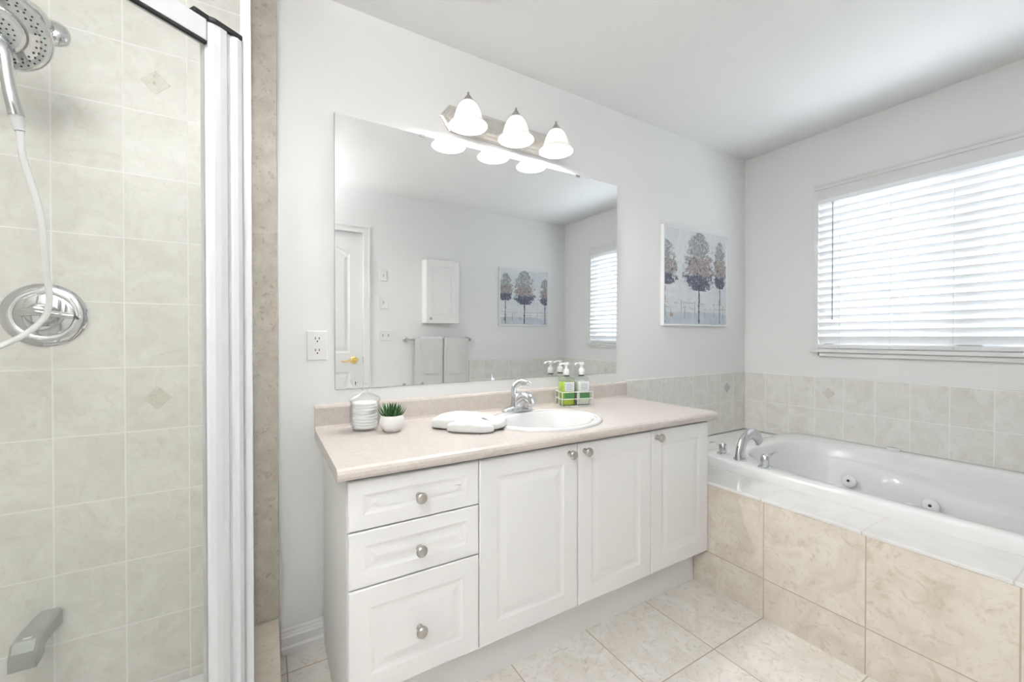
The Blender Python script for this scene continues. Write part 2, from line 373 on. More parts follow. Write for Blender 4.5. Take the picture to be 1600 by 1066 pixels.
for k in range(NS):
    o = s0 if k == 0 else s0.copy()
    if k: COL.objects.link(o); o.parent = bl; o.matrix_parent_inverse = s0.matrix_parent_inverse.copy()
    o.location = (BX, 0, zt + (zb - zt) * k / (NS - 1))
bm = new(); box(bm, BX - 0.027, BX + 0.027, BY0, BY1, 1.0875, 1.112)
link('bottom_rail', bm, M['slat'], bl, bevel=0.004)
for y in (1.12, 0.885, 0.64, 0.40, 0.16):
    bm = new()
    for dx in (-0.0195, 0.0195): tube(bm, [(BX + dx, y, 1.96), (BX + dx, y, 1.108)], 0.0011, 6)
    link('ladder_cord', bm, M['plastic'], bl)
bm = new(); lathe(bm, [(0.0035, 0), (0.0035, 0.70), (0.006, 0.705), (0.006, 0.715)], (BX - 0.044, 1.148, 1.262), segs=8)
link('tilt_wand', bm, M['wand'], bl, smooth=True)
for y in (1.12, 0.885, 0.64, 0.40, 0.16):
    bm = new(); lathe(bm, [(0.005, 0), (0.006, 0.006)], (BX - 0.031, y, 1.100), (1, 0, 0), 10)
    link('cord_plug', bm, M['plastic'], bl)

# ------------------------------------------------------------------ door in the south wall
dr = struct(bpy.data.objects.new('door_1', None)); dr.location = (0.37, YB, 0); COL.objects.link(dr)
def arch_loop(x0, x1, z0, z1, i, y, rise=0.075, n=14):
    pts = [(x0 + i, y, z0 + i), (x1 - i, y, z0 + i)]
    if rise <= 0: return pts + [(x1 - i, y, z1 - i), (x0 + i, y, z1 - i)]
    for k in range(n + 1):
        u = 1 - k / n; x = x0 + i + (x1 - x0 - 2 * i) * u
        pts.append((x, y, z1 - i - rise * (2 * u - 1) ** 2))
    return pts
bm = new(); yf = YB - 0.018   # door face, set slightly back in its frame
X0, X1 = DX0 + 0.004, DX1 - 0.004; px0, px1 = X0 + 0.11, X1 - 0.105
for (z0, z1, rise) in ((1.0, 1.955, 0.085), (0.24, 0.835, 0.0)):
    loft(bm, [arch_loop(px0, px1, z0, z1, i, yf + d, rise) for i, d in ((0, 0), (0.012, -0.007), (0.022, -0.008), (0.045, -0.001))], close_first=False)
# stiles and rails around the panels
def face(bm, pts): bm.faces.new([bm.verts.new(p) for p in pts])
face(bm, [(X0, yf, 0.01), (px0, yf, 0.01), (px0, yf, DZ - 0.004), (X0, yf, DZ - 0.004)])
face(bm, [(px1, yf, 0.01), (X1, yf, 0.01), (X1, yf, DZ - 0.004), (px1, yf, DZ - 0.004)])
face(bm, [(px0, yf, 0.01), (px1, yf, 0.01), (px1, yf, 0.24), (px0, yf, 0.24)])
face(bm, [(px0, yf, 0.835), (px1, yf, 0.835), (px1, yf, 1.0), (px0, yf, 1.0)])
al = arch_loop(px0, px1, 1.0, 1.955, 0, yf, 0.085)[2:]
for a, b in zip(al, al[1:]): face(bm, [a, (a[0], yf, DZ - 0.004), (b[0], yf, DZ - 0.004), b])
box(bm, X0, X1, yf - 0.036, yf - 0.012, 0.01, DZ - 0.004)
link('door_slab', bm, M['door'], dr)
bm = new()
def casing_piece(x0, x1, z0, z1):
    box(bm, x0, x1, YB, YB + 0.012, z0, z1)
casing_piece(DX1, DX1 + 0.058, 0, DZ + 0.058); casing_piece(DX0 - 0.058, DX0, 0, DZ + 0.058); casing_piece(DX0, DX1, DZ, DZ + 0.058)
box(bm, DX1 + 0.042, DX1 + 0.058, YB + 0.012, YB + 0.018, 0, DZ + 0.058); box(bm, DX0 - 0.058, DX0 - 0.042, YB + 0.012, YB + 0.018, 0, DZ + 0.058)
box(bm, DX0 - 0.042, DX1 + 0.042, YB + 0.012, YB + 0.018, DZ + 0.042, DZ + 0.058)
link('door_casing', bm, M['trim'], dr, bevel=0.003)
bm = new(); hx, hz = 0.672, 0.937
lathe(bm, [(0.0, 0.011), (0.020, 0.010), (0.031, 0.005), (0.033, 0.0)][::-1], (hx, yf, hz), (0, 1, 0), 28)
lathe(bm, [(0.012, 0.008), (0.012, 0.045)], (hx, yf, hz), (0, 1, 0), 16)
c = catmull([(hx + 0.010, yf + 0.048, hz + 0.002), (hx - 0.015, yf + 0.050, hz + 0.004), (hx - 0.05, yf + 0.050, hz - 0.003), (hx - 0.085, yf + 0.047, hz - 0.010), (hx - 0.108, yf + 0.042, hz - 0.006)], 6)
tube(bm, c, [0.013 - 0.006 * i / (len(c) - 1) for i in range(len(c))], 12, flat=0.75)
h = link('door_handle', bm, M['brass'], dr, smooth=True); h['label'] = 'brass lever handle'
link('strike_plate', B(DX1 - 0.002, DX1 + 0.0005, yf - 0.010, YB + 0.001, 0.905, 0.968), M['nickel'], dr)
bm = new(); box(bm, 0.653, 0.715, yf, yf + 0.006, 0.690, 0.765); link('lock_plate', bm, M['plastic'], dr, bevel=0.003)
bm = new(); lathe(bm, [(0.006, 0), (0.006, 0.003)], (0.684, yf + 0.005, 0.738), (0, 1, 0), 12); box(bm, 0.681, 0.687, yf + 0.005, yf + 0.008, 0.712, 0.734); link('lock_slot', bm, M['dark'], dr)

# ------------------------------------------------------------------ added fill light, unseen above the frame: a bowl bouncing light off the ceiling
QX, QY, QZ = -0.45, -0.14, 2.10
p = thing('fill_lamp', 'added fill light shaped as a white bowl lamp, unseen near the door', 'lamp', (QX, QY, ZC))
bm = new(); lathe(bm, [(0.0, -0.02), (0.055, -0.018), (0.065, 0.0)], (QX, QY, ZC), segs=32, cap=False); link('canopy', bm, M['nickel'], p, smooth=True)
bm = new(); lathe(bm, [(0.008, QZ - ZC + 0.005), (0.008, -0.015)], (QX, QY, ZC), segs=14); link('stem', bm, M['nickel'], p, smooth=True)
bm = new(); lathe(bm, [(0.0, 0.0), (0.06, 0.006), (0.11, 0.022), (0.15, 0.048), (0.168, 0.075), (0.165, 0.076), (0.147, 0.052), (0.108, 0.027), (0.06, 0.011), (0.0, 0.005)], (QX, QY, QZ), segs=40, cap=False); link('fill_bowl', bm, M['bowl'], p, smooth=True)
l = lamp('fill_glow', 'AREA', (QX, QY, QZ + 0.055), FILL_W, (0.985, 0.995, 1.0), rot=(PI, 0, 0), shape='DISK', size=0.26)  # upward fill added to even out the room's brightness
l.parent = p; l.matrix_parent_inverse = Matrix.Translation(-p.location)

# ------------------------------------------------------------------ tub surround
SX = 1.757; SZ = 0.487
ts = thing('tub_surround', 'tan tiled bathtub platform beside the vanity, tiled deck on top with window glare in its colour', 'bath surround', (2.4, 0.6, 0))
link('apron', B(SX, SX + 0.02, YB + 0.009, W - 0.009, 0, 0.474), M['tile_apron'], ts)
TX0, TX1, TY0, TY1 = 1.978, XW - 0.014, YB + 0.016, 1.392   # tub rim outline
bm = new()   # deck: strips around the tub
box(bm, SX - 0.001, TX0 + 0.03, YB + 0.009, W - 0.009, 0.474, SZ)
box(bm, TX0 + 0.03, XW - 0.009, TY1 - 0.03, W - 0.009, 0.474, SZ)
link('deck', bm, M['tile_deck'], ts, bevel=0.003)

# ------------------------------------------------------------------ bathtub
tub = thing('bathtub', 'white acrylic drop-in whirlpool bathtub under the window', 'bathtub', (2.48, 0.5, 0.1))
tcx, tcy = (TX0 + TX1) / 2, (TY0 + TY1) / 2; tax, tay = (TX1 - TX0) / 2, (TY1 - TY0) / 2
icx, icy = 2.475, (TY0 + 0.16 + 1.275) / 2; iay = (1.275 - TY0 - 0.16) / 2
def sm(a, b, x):
    t = max(0, min(1, (x - a) / (b - a))); return t * t * (3 - 2 * t)
def ledge(depth):
    def fn(x, y, z):
        # armrest shelf on the window side, fading in towards the near end
        w = sm(2.45, 2.65, x) * (1 - sm(0.75, 1.12, y)) * depth
        return (x - w, y, z)
    return fn
RZ = 0.536
def zramp(x, y, z):
    return (x, y, z)
def ledge_z(depth, base):
    def fn(x, y, z):
        s_ = sm(2.45, 2.65, x); w = s_ * (1 - sm(0.75, 1.12, y)) * depth
        drop = s_ * 0.07 * sm(1.0, 0.3, -(-y)) if False else s_ * 0.075 * (1 - sm(0.25, 0.95, y))
        return (x - w, y, z - drop)
    return fn
NSEG = 96
LP = []
LP.append(sellip(tcx, tcy, tax, tay, 14, SZ - 0.006, NSEG)); LP.append(sellip(tcx, tcy, tax, tay, 14, RZ - 0.014, NSEG))
LP.append(sellip(tcx, tcy, tax - 0.004, tay - 0.004, 14, RZ - 0.004, NSEG)); LP.append(sellip(tcx, tcy, tax - 0.014, tay - 0.014, 12, RZ, NSEG))
LP.append(sellip(icx, icy, 0.432, iay + 0.015, 3.4, RZ, NSEG)); LP.append(sellip(icx, icy, 0.424, iay + 0.006, 3.4, RZ - 0.004, NSEG))
LP.append(sellip(icx, icy, 0.416, iay, 3.4, RZ - 0.016, NSEG)); LP.append(sellip(icx, icy, 0.410, iay - 0.012, 3.3, 0.49, NSEG))
LP.append(sellip(icx, icy, 0.404, iay - 0.018, 3.3, 0.470, NSEG, ledge_z(0.0, 0))); LP.append(sellip(icx, icy, 0.402, iay - 0.02, 3.3, 0.462, NSEG, ledge_z(0.010, 0)))
LP.append(sellip(icx, icy, 0.398, iay - 0.022, 3.3, 0.458, NSEG, ledge_z(0.085, 0))); LP.append(sellip(icx, icy, 0.396, iay - 0.024, 3.3, 0.450, NSEG, ledge_z(0.098, 0)))
for k, z in enumerate((0.38, 0.30, 0.22, 0.16, 0.125, 0.11)):
    e = (0.012, 0.028, 0.045, 0.065, 0.10, 0.16)[k]
    LP.append(sellip(icx, icy, 0.392 - e, iay - 0.03 - e * 1.6, 3.2, z, NSEG, ledge(0.10 * (1 - 0.5 * k / 5))))
bm = new(); loft(bm, LP, close_first=False)
link('tub_shell', bm, M['acrylic'], tub, smooth=True)
def jet(p, nrm):
    bm = new(); lathe(bm, [(0.0, 0.007), (0.010, 0.010), (0.020, 0.009), (0.030, 0.005), (0.033, 0.0), (0.033, -0.01)][::-1], p, nrm, 28)
    j = link('jet', bm, M['acrylic'], tub, smooth=True)
    bm = new(); lathe(bm, [(0.0, 0.0118), (0.0065, 0.0115), (0.0065, 0.004)][::-1], p, nrm, 16)
    link('nozzle', bm, M['dark'], j)
JN = (-0.96, 0.0, 0.22)
jet((2.742, 0.985, 0.368), JN); jet((2.715, 0.655, 0.352), JN)
for (x, y) in ((2.105, 0.79), (2.105, 0.56)):
    bm = new(); lathe(bm, [(0.0, 0.006), (0.022, 0.006), (0.030, 0.0), (0.030, -0.006)][::-1], (x - 0.012, y, 0.50), (0.9, 0, 0.35), 20)
    link('air_control', bm, M['acrylic'], tub, smooth=True)
bm = new(); lathe(bm, [(0.030, 0.0), (0.030, 0.010), (0.026, 0.013), (0.0, 0.013)], (2.945, 0.86, RZ), segs=24); link('rim_button', bm, M['acrylic'], tub, smooth=True)

# tub taps
def tap_handle(name, label, p, ang):
    t = thing(name, label, 'tap', p, 'bathtub tap handles')
    x, y, z = p
    bm = new(); lathe(bm, [(0.029, 0.0), (0.030, 0.004), (0.026, 0.008), (0.019, 0.010)], p, segs=28); link('escutcheon', bm, M['chrome'], t, smooth=True)
    bm = new(); lathe(bm, [(0.018, 0.008), (0.0185, 0.03), (0.0195, 0.042), (0.017, 0.055), (0.010, 0.063), (0.0, 0.065)], p, segs=28); link('hub', bm, M['chrome'], t, smooth=True)
    bm = new(); dx, dy = math.cos(ang), math.sin(ang)
    c = catmull([(x, y, z + 0.050), (x + dx * 0.03, y + dy * 0.03, z + 0.058), (x + dx * 0.055, y + dy * 0.055, z + 0.066), (x + dx * 0.08, y + dy * 0.08, z + 0.066)], 5)
    tube(bm, c, [0.010 - 0.0045 * i / (len(c) - 1) for i in range(len(c))], 12, flat=0.6); link('lever', bm, M['chrome'], t, smooth=True)
    return t
tap_handle('tap_handle', 'chrome tub tap handle farther from the viewer, lever pointing up left', (2.080, 1.298, RZ), math.radians(165))
tap_handle('tap_handle', 'chrome tub tap handle nearest the viewer, lever pointing over the tub', (2.032, 1.058, RZ), math.radians(-12))
sp = thing('tub_spout', 'arched chrome tub filler spout between the two tap handles', 'tap', (2.066, 1.190, RZ))
bm = new(); x, y, z = 2.066, 1.190, RZ
c = catmull([(x - 0.012, y, z), (x - 0.006, y, z + 0.05), (x + 0.022, y, z + 0.096), (x + 0.07, y, z + 0.118), (x + 0.12, y, z + 0.112), (x + 0.162, y, z + 0.078)], 8)
n_ = len(c); tube(bm, c, [0.034 - 0.007 * math.sin(PI * i / (n_ - 1)) for i in range(n_)], 20, flat=0.62, up=(0, 1, 0))
link('spout', bm, M['chrome'], sp, smooth=True)
bm = new(); lathe(bm, [(0.031, 0), (0.031, 0.005), (0.026, 0.008)], (x - 0.012, y, z), segs=28, sx=1.0, sy=0.9); link('base_ring', bm, M['chrome'], sp, smooth=True)

# ------------------------------------------------------------------ vanity
YD = 1.165
va = thing('vanity_cabinet', 'white raised-panel vanity cabinet with three drawers and three doors under the beige counter', 'cabinet', (0.97, 1.45, 0))
bm = new()
box(bm, 0.186, 0.202, YD + 0.021, W - 0.018, 0, 0.7735); box(bm, 0.202, 1.7535, YD + 0.021, W - 0.004, 0.162, 0.18)
box(bm, 1.739, 1.7535, YD + 0.021, W - 0.004, 0.18, 0.7735); box(bm, 0.202, 1.739, W - 0.02, W - 0.004, 0.18, 0.7735)
box(bm, 0.202, 1.739, YD + 0.021, YD + 0.037, 0.735, 0.7735)
for x in (0.577, 1.369): box(bm, x - 0.008, x + 0.008, YD + 0.021, W - 0.02, 0.18, 0.735)
link('body', bm, M['cab'], va)
link('toe_kick', B(0.202, 1.7535, 1.240, 1.256, 0, 0.163), M['cab'], va)
TF = lambda u, v, d: (u, YD - d, v)
def knob(parent, x, z, y=YD):
    bm = new(); lathe(bm, [(0.0095, 0.0), (0.0085, 0.003), (0.006, 0.006), (0.006, 0.014), (0.011, 0.018), (0.0158, 0.022), (0.0165, 0.027), (0.0145, 0.031), (0.010, 0.0335), (0.0, 0.0345)], (x, y, z), (0, -1, 0), 24)
    k = link('knob', bm, M['nickel'], parent, smooth=True); k['label'] = 'round brushed nickel knob'; return k
def front(name, u0, u1, v0, v1, margin, kx, kz):
    bm = new(); g = 0.0015
    m_ = margin
    panel(bm, u0 + g, u1 - g, v0 + g, v1 - g, TF, [(m_, 0.0), (m_ + 0.004, -0.0012), (m_ + 0.010, -0.0026), (m_ + 0.017, -0.003), (m_ + 0.025, -0.0023), (m_ + 0.036, -0.0008), (m_ + 0.040, -0.0005)], back=0.019)
    o = link(name, bm, M['cab'], va); knob(o, kx, kz); return o
front('drawer', 0.186, 0.577, 0.6275, 0.7675, 0.040, 0.382, 0.694)
front('drawer', 0.186, 0.577, 0.470, 0.6265, 0.040, 0.382, 0.541)
front('drawer', 0.186, 0.577, 0.167, 0.469, 0.055, 0.383, 0.308)
front('door', 0.577, 0.979, 0.167, 0.7675, 0.062, 0.938, 0.736)
front('door', 0.979, 1.370, 0.167, 0.7675, 0.062, 1.010, 0.736)
front('door', 1.370, 1.753, 0.167, 0.7675, 0.062, 1.405, 0.738)

# countertop with rolled front edge and backsplash; a hole is left for the sink
CZ = 0.8095; CX0, CX1, CY0 = 0.158, 1.797, 1.143
SKX, SKY, SKA, SKB = 1.003, 1.402, 0.247, 0.213
ct = thing('countertop', 'speckled beige laminate vanity counter with rolled front edge', 'counter', (0.97, 1.43, 0.774))
bm = new()
prof = [(CY0 + 0.012, 0.7745), (CY0 + 0.003, 0.778), (CY0, 0.786), (CY0, 0.796), (CY0 + 0.004, 0.804), (CY0 + 0.013, CZ)]
L0 = [[(CX0, y, z) for y, z in prof], [(CX1, y, z) for y, z in prof]]
v0 = [bm.verts.new(p) for p in L0[0]]; v1 = [bm.verts.new(p) for p in L0[1]]
for i in range(len(prof) - 1): bm.faces.new((v0[i], v1[i], v1[i + 1], v0[i + 1]))
yb = W - 0.0005
NR = 64
def rect_ring(z, n=NR):
    # outline points on the counter's rectangle, by angle about the sink centre
    out = []
    x0, x1, y0, y1 = CX0, CX1, CY0 + 0.013, yb
    angs = [2 * PI * k / n for k in range(n)]
    for cxx, cyy in ((x0, y0), (x1, y0), (x1, y1), (x0, y1)): angs.append(math.atan2(cyy - SKY, cxx - SKX) % (2 * PI))
    angs.sort()
    for a in angs:
        dx, dy = math.cos(a), math.sin(a); ts_ = []
        if dx > 1e-9: ts_.append((x1 - SKX) / dx)
        if dx < -1e-9: ts_.append((x0 - SKX) / dx)
        if dy > 1e-9: ts_.append((y1 - SKY) / dy)
        if dy < -1e-9: ts_.append((y0 - SKY) / dy)
        t_ = min(ts_); out.append((SKX + dx * t_, SKY + dy * t_, z))
    return out, angs
ro, angs = rect_ring(CZ); ri = [(SKX + (SKA - 0.02) * math.cos(a), SKY + (SKB - 0.02) * math.sin(a), CZ) for a in angs]
rb, _ = rect_ring(0.7745); rbi = [(p[0], p[1], 0.7745) for p in ri]
loft(bm, [rbi, ri, ro, rb, rbi][0:4], close_first=False, close_last=False)
A = [bm.verts.new(p) for p in rb]; Bv = [bm.verts.new(p) for p in rbi]
for i in range(len(A)): j = (i + 1) % len(A); bm.faces.new((A[i], A[j], Bv[j], Bv[i]))
bm.faces.new([bm.verts.new(p) for p in L0[0]] ); bm.faces.new([bm.verts.new(p) for p in L0[1]])
bmesh.ops.remove_doubles(bm, verts=bm.verts, dist=0.0002)
link('counter_slab', bm, M['laminate'], ct)
bm = new(); pb = [(yb, CZ), (W - 0.034, CZ), (W - 0.024, CZ + 0.003), (W - 0.020, CZ + 0.012), (W - 0.020, 0.888), (W - 0.017, 0.896), (W - 0.010, 0.899), (yb, 0.899)]
loft(bm, [[(CX0, y, z) for y, z in pb], [(1.785, y, z) for y, z in pb]])
link('backsplash', bm, M['laminate'], ct)

# sink
sk = thing('sink', 'white oval drop-in sink set into the beige counter', 'sink', (SKX, SKY, CZ))
bm = new(); SL = []
for (a, b, z) in ((0, 0, 0.0002), (0.001, 0.001, 0.006), (0.006, 0.006, 0.0105), (0.014, 0.014, 0.012), (0.024, 0.024, 0.0105), (0.030, 0.030, 0.0085), (0.036, 0.036, 0.0095), (0.043, 0.043, 0.0070), (0.049, 0.049, 0.0), (0.056, 0.056, -0.015), (0.066, 0.064, -0.05), (0.085, 0.08, -0.095), (0.12, 0.11, -0.125), (0.17, 0.15, -0.138), (0.215, 0.185, -0.142)):
    off = -0.018 if z < 0.008 and a > 0.03 else 0
    SL.append(sellip(SKX, SKY + (-0.016 if a > 0.028 else 0), SKA - a, SKB - b - (0.012 if a > 0.028 else 0), 2.0, CZ + z, 64))
loft(bm, SL, close_first=False); link('basin', bm, M['porcelain'], sk, smooth=True)
bm = new(); lathe(bm, [(0.022, -0.1415), (0.022, -0.138), (0.016, -0.137), (0.0, -0.137)], (SKX, SKY - 0.016, CZ), segs=20); link('drain', bm, M['chrome'], sk, smooth=True)

# sink faucet
FX, FY, FZ = 0.978, 1.588, CZ + 0.0115
fa = thing('faucet', 'chrome single-lever faucet standing behind the sink', 'tap', (FX, FY, FZ))
bm = new(); loft(bm, [sellip(FX, FY, a, b, 3, FZ + z, 40) for a, b, z in ((0.078, 0.025, 0), (0.079, 0.026, 0.006), (0.074, 0.023, 0.014), (0.050, 0.022, 0.020), (0.032, 0.022, 0.024))])
link('base_plate', bm, M['chrome'], fa, smooth=True)
bm = new(); lathe(bm, [(0.033, 0.016), (0.030, 0.035), (0.0275, 0.06), (0.027, 0.072), (0.023, 0.081), (0.0, 0.085)], (FX, FY, FZ), segs=28); link('body', bm, M['chrome'], fa, smooth=True)
bm = new(); c = catmull([(FX, FY - 0.002, FZ + 0.028), (FX + 0.002, FY - 0.03, FZ + 0.056), (FX + 0.003, FY - 0.07, FZ + 0.073), (FX + 0.004, FY - 0.105, FZ + 0.066), (FX + 0.004, FY - 0.122, FZ + 0.045)], 7); n_ = len(c)
tube(bm, c, [0.028 - 0.009 * i / (n_ - 1) for i in range(n_)], 18, flat=0.8, up=(1, 0, 0)); link('spout', bm, M['chrome'], fa, smooth=True)
bm = new(); c = catmull([(FX - 0.012, FY + 0.014, FZ + 0.078), (FX - 0.006, FY + 0.010, FZ + 0.112), (FX + 0.006, FY - 0.022, FZ + 0.132), (FX + 0.012, FY - 0.062, FZ + 0.133), (FX + 0.014, FY - 0.088, FZ + 0.126)], 7); n_ = len(c)
tube(bm, c, [0.021 - 0.011 * i / (n_ - 1) for i in range(n_)], 14, flat=0.5, up=(1, 0, 0)); link('lever', bm, M['chrome'], fa, smooth=True)

# ------------------------------------------------------------------ mirror (hangs very slightly forward at the top)
MX0, MX1, MZ0, MZ1 = 0.2299, 1.711, 0.9538, 2.0121
mi = thing('mirror', 'large frameless rectangular mirror on the wall above the vanity', 'mirror', ((MX0 + MX1) / 2, W, MZ0))
lean = math.tan(math.radians(0.25)); b_ = W - 0.004
yt = b_ - lean * (MZ1 - MZ0)
bm = new()
f = bm.faces.new([bm.verts.new(p) for p in ((MX0, b_ - 0.003, MZ0), (MX1, b_ - 0.003, MZ0), (MX1, yt - 0.003, MZ1), (MX0, yt - 0.003, MZ1))])
link('mirror_face', bm, M['mirror'], mi)
bm = new()
loft(bm, [[(MX0, b_ - 0.0028, MZ0), (MX1, b_ - 0.0028, MZ0), (MX1, yt - 0.0028, MZ1), (MX0, yt - 0.0028, MZ1)], [(MX0 - 0.001, b_ + 0.002, MZ0 - 0.001), (MX1 + 0.001, b_ + 0.002, MZ0 - 0.001), (MX1 + 0.001, yt + 0.002, MZ1 + 0.001), (MX0 - 0.001, yt + 0.002, MZ1 + 0.001)]], close_first=False)
link('glass_edge', bm, M['mirror_edge'], mi)
for x, z, yy in ((0.575, MZ1 - 0.004, yt), (1.425, MZ1 - 0.004, yt), (0.497, MZ0 + 0.003, b_), (0.575, MZ0 + 0.003, b_)):
    r_ = 0.012 if z > 1.5 else 0.005
    bm = new(); box(bm, x - r_, x + r_, yy - 0.0055, W, z - 0.004, z + 0.006); link('mirror_clip', bm, M['nickel'], mi)

# ------------------------------------------------------------------ vanity light bar with three bell shades
LZ = 2.120; LY = 1.592; LXC = 0.970
vl = thing('vanity_light', 'brushed nickel light bar with three lit frosted bell shades above the mirror', 'lamp', (LXC, W, LZ))
def hexplate(hx, hz, y):
    return [(LXC - hx, y, LZ), (LXC - hx + hz * 0.75, y, LZ - hz), (LXC + hx - hz * 0.75, y, LZ - hz), (LXC + hx, y, LZ), (LXC + hx - hz * 0.75, y, LZ + hz), (LXC - hx + hz * 0.75, y, LZ + hz)]
bm = new(); loft(bm, [hexplate(*a) for a in ((0.315, 0.058, W), (0.315, 0.058, W - 0.010), (0.305, 0.051, W - 0.014), (0.293, 0.043, W - 0.014), (0.285, 0.037, W - 0.022), (0.270, 0.027, W - 0.024))])
link('back_plate', bm, M['nickel_light'], vl)
for x in (0.738, 0.974, 1.199):
    bm = new()
    lathe(bm, [(0.0, 0.190), (0.004, 0.188), (0.0055, 0.184), (0.004, 0.180), (0.0045, 0.178), (0.014, 0.165), (0.027, 0.148), (0.034, 0.1415), (0.032, 0.140)], (x, LY, 2.0), segs=28, cap=False)
    tube(bm, catmull([(x, W - 0.018, LZ + 0.004), (x, W - 0.055, LZ + 0.010), (x, LY + 0.030, LZ + 0.022), (x, LY + 0.004, LZ + 0.042)], 6), 0.007, 10)
    link('shade_holder', bm, M['nickel'], vl, smooth=True)
    outer = [(0.025, 0.148), (0.033, 0.141), (0.0425, 0.126), (0.051, 0.108), (0.0565, 0.090), (0.0605, 0.075), (0.068, 0.060), (0.077, 0.050), (0.0815, 0.046)]
    inner = [(r - 0.0025, z - 0.0005) for r, z in outer[::-1]]
    bm = new(); lathe(bm, outer + inner, (x, LY, 2.0), segs=40, cap=False)
    s_ = link('lamp_shade', bm, M['shade'], vl, smooth=True)
    bm = new(); lathe(bm, [(0.0, 0.042), (0.012, 0.0445), (0.023, 0.052), (0.0305, 0.064), (0.0325, 0.076), (0.030, 0.089), (0.022, 0.101), (0.014, 0.110), (0.012, 0.135)], (x, LY, 2.0), segs=24)
    link('bulb', bm, M['bulb'], s_, smooth=True)

# ------------------------------------------------------------------ power outlet, light switches
def wall_plate(bm, x0, x1, z0, z1, y, sgn):
    loft(bm, [[(x0 + i, y + sgn * d, z0 + i), (x1 - i, y + sgn * d, z0 + i), (x1 - i, y + sgn * d, z1 - i), (x0 + i, y + sgn * d, z1 - i)] for i, d in ((0, 0), (0, 0.003), (0.004, 0.006))])
ou = thing('power_outlet', 'white duplex power outlet on the wall left of the mirror', 'outlet', (0.167, W, 1.123))
bm = new(); wall_plate(bm, 0.132, 0.203, 1.067, 1.180, W, -1); link('plate', bm, M['plastic'], ou)
for zc in (1.146, 1.102):
    bm = new(); loft(bm, [sellip(0.1675, zc, 0.0165, 0.015, 3.2, 0, 32, lambda x, z, q, yy=yy: (x, yy, z)) for yy in (W - 0.005, W - 0.0085)]); s_ = link('socket', bm, M['plastic'], ou)
    bm = new()
    for dx in (-0.0065, 0.0065): box(bm, 0.1675 + dx - 0.0014, 0.1675 + dx + 0.0014, W - 0.0090, W - 0.006, zc + 0.0005, zc + 0.0095)
    lathe(bm, [(0.0028, 0.0), (0.0028, 0.003)], (0.1675, W - 0.006, zc - 0.0065), (0, -1, 0), 12)
    link('slots', bm, M['dark'], s_)
def lswitch(label, x0, x1, z0, z1, xs):
    t = thing('light_switch', label, 'switch', ((x0 + x1) / 2, YB, (z0 + z1) / 2), 'switch plates by the door')
    bm = new(); wall_plate(bm, x0, x1, z0, z1, YB, 1); link('plate', bm, M['plastic'], t)
    zc = (z0 + z1) / 2
    for x in xs:
        bm = new(); box(bm, x - 0.006, x + 0.006, YB + 0.005, YB + 0.0075, zc - 0.013, zc + 0.013); box(bm, x - 0.0035, x + 0.0035, YB + 0.007, YB + 0.018, zc + 0.001, zc + 0.009)
        s_ = link('toggle', bm, M['spray_face'], t)
lswitch('white single switch plate, uppermost of three beside the door, seen in the mirror', 0.889, 0.958, 1.648, 1.748, (0.9235,))
lswitch('white single switch plate, middle of three beside the door, seen in the mirror', 0.889, 0.960, 1.400, 1.512, (0.924,))
lswitch('white double switch plate, lowest of three beside the door, seen in the mirror', 0.889, 0.998, 1.106, 1.204, (0.918, 0.968))

